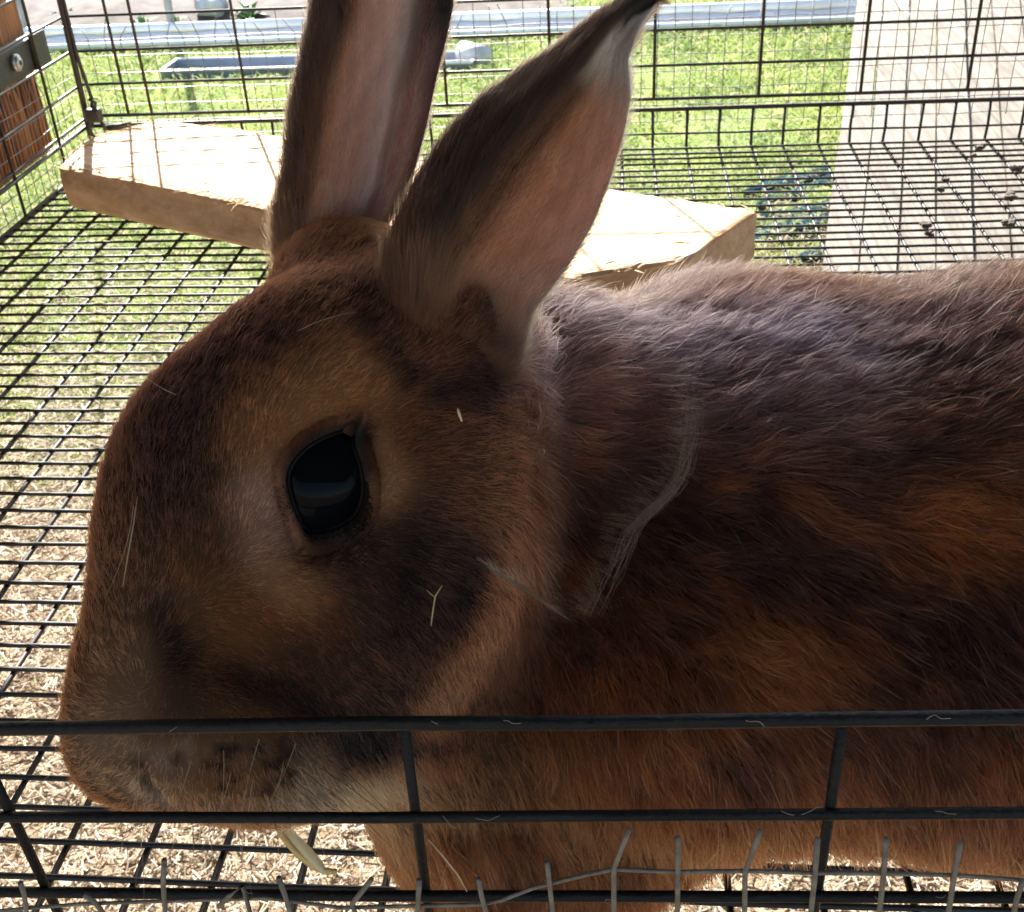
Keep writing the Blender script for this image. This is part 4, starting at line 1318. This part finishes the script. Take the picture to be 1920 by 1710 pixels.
# short fur growing on the lids
na = 26000
ai = RS.uniform(0, m_ if False else len(lid_pts), na); qi = 0.9 + 2.05 * RS.rand(na)
i0_ = ai.astype(int) % len(lid_pts); i1_ = (i0_ + 1) % len(lid_pts); fa = (ai % 1)[:, None]
q0_ = qi.astype(int); fq_ = (qi % 1)[:, None]
def ap(q): return APR[i0_, q] * (1 - fa) + APR[i1_, q] * fa
r0 = ap(q0_) * (1 - fq_) + ap(np.minimum(q0_ + 1, 3)) * fq_
outw = ap(np.full(na, 3)) - ap(np.full(na, 0)); outw /= np.linalg.norm(outw, axis=1)[:, None]
flw = flow(r0); dv = outw * 0.7 + flw * 0.6 - MC[2] * 0.15 + RS.normal(0, .15, (na, 3)); dv /= np.linalg.norm(dv, axis=1)[:, None]
la = RS.uniform(.0012, .0030, na)[:, None]
PA = np.stack([r0 + dv * la * t + MC[2] * la * 0.35 * t * t for t in (0, .33, .66, 1.0)], 1)
RA = np.full((na, 1), .00006) * np.array([[1, 1, .7, .15]])
ca_ = pigment_big(r0 + outw * 0.003) * np.exp(RS.normal(0, .25, na))[:, None]
ca_ = ca_ * np.array([0.38, 0.26, 0.19]) * (np.clip((qi - 0.9) / 0.8, 0.10, 1.0)[:, None])
curves_obj('lid_fur', PA, RA, np.clip(ca_, .004, .7), M_fur, rab)

# ear fur
def ear_fur(E, n, side):
    s = RS.rand(n) ** 0.9; t = RS.uniform(-1, 1, n)
    if side == 'rim':
        t = np.where(RS.rand(n) < 0.7, -1 + np.abs(RS.normal(0, 0.06, n)), 1 - np.abs(RS.normal(0, 0.03, n)))
        s = RS.uniform(0.05, 1, n)
    s = np.clip(s, 0.01, 0.995)
    p0 = ear_point(E, s, t, 0)
    pe = ear_point(E, np.minimum(s + 0.01, 1), t, 0) - ear_point(E, s - 0.008, t, 0)
    du = ear_point(E, s, np.minimum(t + 0.02, 1), 0) - ear_point(E, s, np.maximum(t - 0.02, -1), 0)
    pe /= np.linalg.norm(pe, axis=1)[:, None] + 1e-9
    du /= np.linalg.norm(du, axis=1)[:, None] + 1e-9
    nr = np.cross(pe, du); nr /= np.linalg.norm(nr, axis=1)[:, None] + 1e-9
    sgn = np.sign((nr * (np.array([0, 0, CAMZ]) - p0)).sum(1))[:, None]
    nr = nr * sgn
    hairy = np.clip((-(t + 0.10)) / 0.35, 0, 1) if E['kind'] == 'near' else np.clip((-(t + 0.42)) / 0.2, 0, 1)
    hairy = np.maximum(hairy, np.exp(-(s / 0.16) ** 2))
    if side == 'back':
        p0 = ear_point(E, s, t, 0.0016); nr = -nr; hairy = np.ones(n)
    ln = 0.0022 + 0.0045 * hairy
    bs_ = np.clip(1 - s / 0.30, 0, 1)
    ln = ln + 0.006 * bs_
    if side == 'rim': ln = ln * 0 + RS.uniform(0.002, 0.0055, n)
    ln = ln * RS.uniform(0.6, 1.2, n)
    dirv = pe + np.where(t[:, None] < 0, -du, du) * (0.55 if side == 'rim' else 0.1) + wobble(p0, 0.008, 61) * 0.15 + RS.normal(0, 0.12, (n, 3))
    dirv -= nr * (dirv * nr).sum(1)[:, None]
    dirv /= np.linalg.norm(dirv, axis=1)[:, None]
    lf = RS.uniform(0.12, 0.38, n) * (0.6 + 0.6 * hairy)
    K = 4
    P = np.zeros((n, K, 3), np.float32)
    for q in range(K):
        u_ = q / (K - 1)
        P[:, q] = p0 + dirv * (ln * u_)[:, None] + nr * (ln * (lf * u_ - 0.3 * lf * u_ * u_))[:, None]
    rad = (0.00003 + 0.00002 * hairy) * RS.uniform(0.7, 1.3, n)
    R = rad[:, None] * np.array([1, 1, 0.7, 0.2])[None]
    c = ear_colour(E, s, t) * np.exp(RS.normal(0, 0.25, n) + 0.25 * snoise(p0, 0.01, 66))[:, None]
    bw_ = (np.clip(1 - s / 0.26, 0, 1) ** 0.7)[:, None]
    c = c * (1 - bw_) + bw_ * pigment_big(p0) * np.exp(RS.normal(0, .35, n))[:, None] * 0.9
    if side == 'back': c = np.array([.07, .04, .025]) * np.exp(RS.normal(0, .3, n))[:, None]
    if side == 'rim':
        grey = RS.rand(n) < 0.45
        grey = grey & (s < 0.85)
        c[grey] = np.array([.22, .17, .14])
    grey = (RS.rand(n) < 0.16) & (t < -0.84) & (s > 0.3) & (s < 0.85)
    c[grey] = np.array([.25, .21, .19])
    return P, R, np.clip(c, 0.004, 0.85)
ep = []
for E, nf in zip(EARS, (46000, 40000)):
    for side, k in (('front', nf), ('back', 14000), ('rim', 3500)):
        ep.append(ear_fur(E, k, side))
curves_obj('ear_fur', np.concatenate([e[0] for e in ep]), np.concatenate([e[1] for e in ep]), np.concatenate([e[2] for e in ep]), M_fur, rab)

# depth of the coat under a photo pixel
FX, FY, FZ = to_px(P.reshape(-1, 3)[::1].astype(float)) if False else to_px(BV)
def surf_z(px, py, lift=0.005):
    m_ = np.hypot(FX - px, FY - py) < 22
    return (FZ[m_].min() if m_.any() else 0.30) - lift

# ---- whiskers
wh = []
def whisk(px, py, dx, dy, L_, bend, Z=None, dz=0.0):
    z = surf_z(px, py, 0.0) if Z is None else Z
    pts = []
    for q in range(6):
        t = q / 5
        x_ = px + dx * L_ * t - dy * bend * L_ * t * t
        y_ = py + dy * L_ * t + dx * bend * L_ * t * t
        pts.append(at(x_, y_, z - 0.002 + dz * t))
    wh.append(pts)
for k in range(22):
    whisk(340 + RS.uniform(-90, 230), 1440 + RS.uniform(-60, 70), RS.uniform(-.40, .20), 1, RS.uniform(90, 240), RS.uniform(-.25, .25), dz=RS.uniform(-.012, .01))
for (px, py, dx, dy, L_) in [(530, 1455, .72, .62, 230), (560, 1440, .78, .55, 260), (600, 1440, .8, .5, 240), (500, 1480, .3, .95, 120), (480, 1420, .85, .5, 300), (640, 1440, .75, .62, 170)]:
    whisk(px, py, dx, dy, L_, 0.10, dz=-0.006)
for (px, py, dx, dy, L_) in [(150, 1240, -.95, -.35, 170), (155, 1270, -.99, -.18, 200), (140, 1310, -1, .05, 190), (150, 1290, -.98, -.1, 120), (140, 1330, -.97, .2, 150), (160, 1400, -.8, .6, 130), (150, 1255, -.9, -.45, 100)]:
    whisk(px, py, dx, dy, L_, -0.05, Z=0.296, dz=0.006)
for (px, py, dx, dy, L_) in [(560, 620, .9, -.5, 110), (330, 740, -.8, -.3, 90), (250, 950, -.1, 1, 170)]:
    whisk(px, py, dx, dy, L_, 0.2, dz=-0.003)
W = np.array(wh)
WR = np.repeat(np.array([[.00007, .00007, .00006, .00005, .00004, .00002]]), len(W), 0)
wc = np.repeat(np.array([[.36, .27, .20]]), len(W), 0); wc[22:28] = (.03, .02, .015)
curves_obj('whiskers', W, WR, wc, M_haystrand, rab)

# loose shed hairs clinging to the front bars
lh = []
for k in range(14):
    bx_ = RS.uniform(60, 1880)
    row = RS.choice(3, p=[.5, .3, .2])
    by_ = (1367 - bx_ * .0115, 1532 - bx_ * .003, 1674 + bx_ * .004)[row]
    c0 = np.array(on_plane(bx_, by_, 1, YW - 0.0017))
    a_ = RS.uniform(0, 6.28); l_ = RS.uniform(.002, .006)
    d1 = MC[0] * math.cos(a_) + MC[1] * math.sin(a_) * .5; d2 = np.cross(d1, MC[2])
    lh.append([c0 + d1 * l_ * t + d2 * l_ * RS.uniform(-.25, .25) * t * t - MC[2] * .001 * math.sin(3 * t) for t in (0, .25, .5, .75, 1.0)])
LH = np.array(lh)
curves_obj('shed_hairs', LH, np.full((len(LH), 5), .00004), np.repeat(np.array([[.45, .36, .28]]), len(LH), 0), M_haystrand, rab)

# claws
parts = []
for k in range(4):
    a = Vector((-0.037 + 0.002 * k, 0.200 + 0.006 * k, 0.010))
    parts.append(tube([a, a + Vector((-0.006, -0.002, -0.002)), a + Vector((-0.010, -0.003, -0.007))], [0.0014, 0.0011, 0.0002], 6))
V, Fc = merge(parts)
mesh_obj('claws', V, Fc, M_claw, rab, True)

# ================================================================== HAY AND LITTER
def blade(name, pts, w, colr, label, group='hay bits on the cage floor and rabbit'):
    V, Fc = [], []
    pv = [Vector(p_) for p_ in pts]
    n_ = len(pv)
    for i, p_ in enumerate(pv):
        d = (pv[min(i + 1, n_ - 1)] - pv[max(i - 1, 0)]).normalized()
        side = d.cross(Vector(MC[2])).normalized()
        ww = w * (0.35 + 0.65 * math.sin(math.pi * (0.12 + 0.78 * i / (n_ - 1))))
        up = side.cross(d).normalized() * ww * 0.35
        V += [p_ - side * ww, p_ + up, p_ + side * ww, p_ - up]
    for i in range(n_ - 1):
        for q in range(4):
            q2 = (q + 1) % 4
            Fc.append((i * 4 + q, i * 4 + q2, (i + 1) * 4 + q2, (i + 1) * 4 + q))
    Fc += [(3, 2, 1, 0), tuple((n_ - 1) * 4 + q for q in range(4))]
    o = mesh_obj(name, V, Fc, M_haystrand, None, True)
    ca = o.data.color_attributes.new('col', 'FLOAT_COLOR', 'POINT')
    cc = np.ones((len(V), 4), np.float32); cc[:, :3] = colr
    ca.data.foreach_set('color', cc.ravel())
    tag(o, label, 'hay', group)
    return o
HY = (.92, .72, .30)
def fl_pts(lst, z): return [on_plane(x_, y_, 2, z) for x_, y_ in lst]
blade('hay_blade', fl_pts([(514, 1540), (530, 1568), (556, 1598), (585, 1622), (612, 1634), (632, 1634)], 0.004), 0.0013, HY, 'outer yellow curved hay blade lying on the floor wires below the chin')
blade('hay_blade', fl_pts([(532, 1545), (555, 1575), (580, 1602), (600, 1625), (608, 1634)], 0.006), 0.0018, (.95, .82, .48), 'wide yellow hay blade beside the curved one below the chin')
blade('hay_blade', [at(804, 1575, .205), at(830, 1605, .206), at(858, 1640, .207), at(876, 1672, .208)], 0.00016, (.55, .40, .28), 'thin reddish hay stem leaning on the front upright')
def on_fur(lst, lift=0.006): return [at(x_, y_, surf_z(x_, y_, lift)) for x_, y_ in lst]
blade('hay_blade', on_fur([(858, 766), (861, 776), (866, 790)]), 0.00035, (.75, .62, .38), 'tiny pale hay chip on the cheek fur below the near ear')
blade('hay_blade', on_fur([(829, 1098), (816, 1118), (811, 1150), (808, 1174)]), 0.0002, (.50, .40, .20), 'short forked hay stem stuck in the jaw fur')
blade('hay_blade', on_fur([(800, 1106), (808, 1114), (815, 1120)]), 0.00013, (.50, .40, .20), 'tiny side twig of the hay stem in the jaw fur')
blade('hay_blade', on_fur([(258, 930), (250, 985), (240, 1040), (230, 1100)], 0.004), 0.00018, (.40, .28, .18), 'thin pale strand of hay on the nose bridge fur')
def dust_strand(path, n_, spread, label):
    Pp = []
    base_p = [Vector(q) for q in on_fur(path, 0.0055)]
    for k in range(n_):
        a_ = RS.rand() * 0.6; b_ = min(1.0, a_ + RS.uniform(.25, .6))
        o1, o2 = RS.normal(0, spread), RS.normal(0, spread)
        row = []
        for q in range(8):
            t = (a_ + (b_ - a_) * q / 7) * (len(base_p) - 1)
            i = min(int(t), len(base_p) - 2)
            pp = np.array(base_p[i].lerp(base_p[i + 1], t - i))
            row.append(pp + MC[0] * (o1 + RS.normal(0, spread * .3)) + MC[2] * o2)
        Pp.append(row)
    o = curves_obj('dust_strand', np.array(Pp) + RS.normal(0, spread * .16, (n_, 8, 3)), np.full((n_, 8), .000035), np.array([[.27, .18, .125]]) * RS.uniform(.6, 1.2, (n_, 1)), M_haystrand)
    tag(o, label, 'cobweb', 'cobwebby strands on the rabbit')
dust_strand([(1292, 700), (1302, 760), (1298, 820), (1284, 880), (1258, 925), (1215, 960), (1185, 990), (1165, 1040), (1138, 1100), (1112, 1155)], 70, .0011, 'long pale dusty strand curving down the rabbit shoulder and flank')
dust_strand([(915, 1062), (960, 1090), (1010, 1122), (1072, 1165)], 40, .0005, 'short pale dusty strand slanting across the orange jaw collar')

# stray stems on the floor at the left back corner
rr = np.random.RandomState(3)
for x0_, y0_, a, l, lab in [(4, 482, 0.08, 92, 'longest dark dry stem, lying almost level across the floor wires'),
                            (28, 548, 0.75, 44, 'steeply slanting dark stem, lowest of the dark stems by the left wall'),
                            (66, 438, 0.85, 34, 'steeply slanting short dark stem, highest of the dark stems by the left wall'),
                            (118, 552, -0.25, 60, 'dark dry stem sloping down to the right towards the rabbit forehead'),
                            (112, 470, 0.5, 42, 'dark dry stem just below the pale tuft at the board corner'),
                            (60, 520, -0.05, 40, 'short level dark stem below the longest one')]:
    q = fl_pts([(x0_, y0_), (x0_ + math.cos(a) * l * .5, y0_ - math.sin(a) * l * .5 + rr.uniform(-4, 4)), (x0_ + math.cos(a) * l, y0_ - math.sin(a) * l)], 0.004)
    blade('grass_stem', q, 0.00035, (.10, .085, .04), lab, 'dark dry stems at the left wall')
for k in range(5):
    x0_, y0_ = [(150, 385), (110, 420), (180, 395), (165, 430), (130, 400)][k]
    q = fl_pts([(x0_, y0_), (x0_ + 18, y0_ - 9), (x0_ + 45 + 4 * k, y0_ - 4 * k + 12)], 0.004)
    blade('grass_stem', q, 0.0004, (.66, .60, .48), ['highest pale dry stem of the tuft', 'leftmost pale dry stem of the tuft', 'rightmost pale dry stem of the tuft', 'lowest pale dry stem of the tuft', 'middle pale dry stem of the tuft'][k] + ' below the board corner', 'pale stems in the tuft by the board')
# droppings and dirt clumps on the floor wires
CL = [((1838, 276), 26, 'blackish dirt clump on the floor wires nearest the back wall'), ((1826, 291), 20, 'flat dark dropping just below the clump near the back wall'),
      ((1773, 338), 20, 'grey dirt clump on the floor wires above the rabbit back'), ((1764, 356), 20, 'dark oval dropping beneath the grey dirt clump'),
      ((1737, 422), 24, 'dark oval dropping closest to the rabbit fur'), ((1741, 438), 20, 'smaller dark dropping touching the one by the fur'),
      ((1905, 318), 30, 'large grey fluff and dirt clump at the right edge'), ((1893, 368), 34, 'largest dark brown clump at the right edge'), ((1890, 418), 26, 'dark round dropping below the largest clump')]
for (px, py), s, lab in CL:
    c = on_plane(px, py, 2, 0.006)
    r = s / F * 0.75 * 0.38
    parts = []
    for q in range(7):
        bm = bmesh.new()
        bmesh.ops.create_icosphere(bm, subdivisions=2, radius=1)
        off = Vector((rr.uniform(-1, 1), rr.uniform(-1, 1), rr.uniform(-.3, .5))) * r * 0.7
        sc = r * rr.uniform(0.35, 0.7)
        vs = [off + Vector((v.co.x * sc * 1.2, v.co.y * sc, v.co.z * sc * 0.8)) * (1 + 0.2 * math.sin(v.co.x * 6 + q)) for v in bm.verts]
        fs_ = [tuple(v.index for v in f.verts) for f in bm.faces]
        bm.free()
        parts.append((vs, fs_))
    V, Fc = merge(parts)
    o = mesh_obj('dirt_clump', V, Fc, M_dropping, None, True)
    o.location = c
    tag(o, lab, 'dirt clump', 'dirt clumps on the cage floor')
print('verts', len(BV), 'hairs', n)
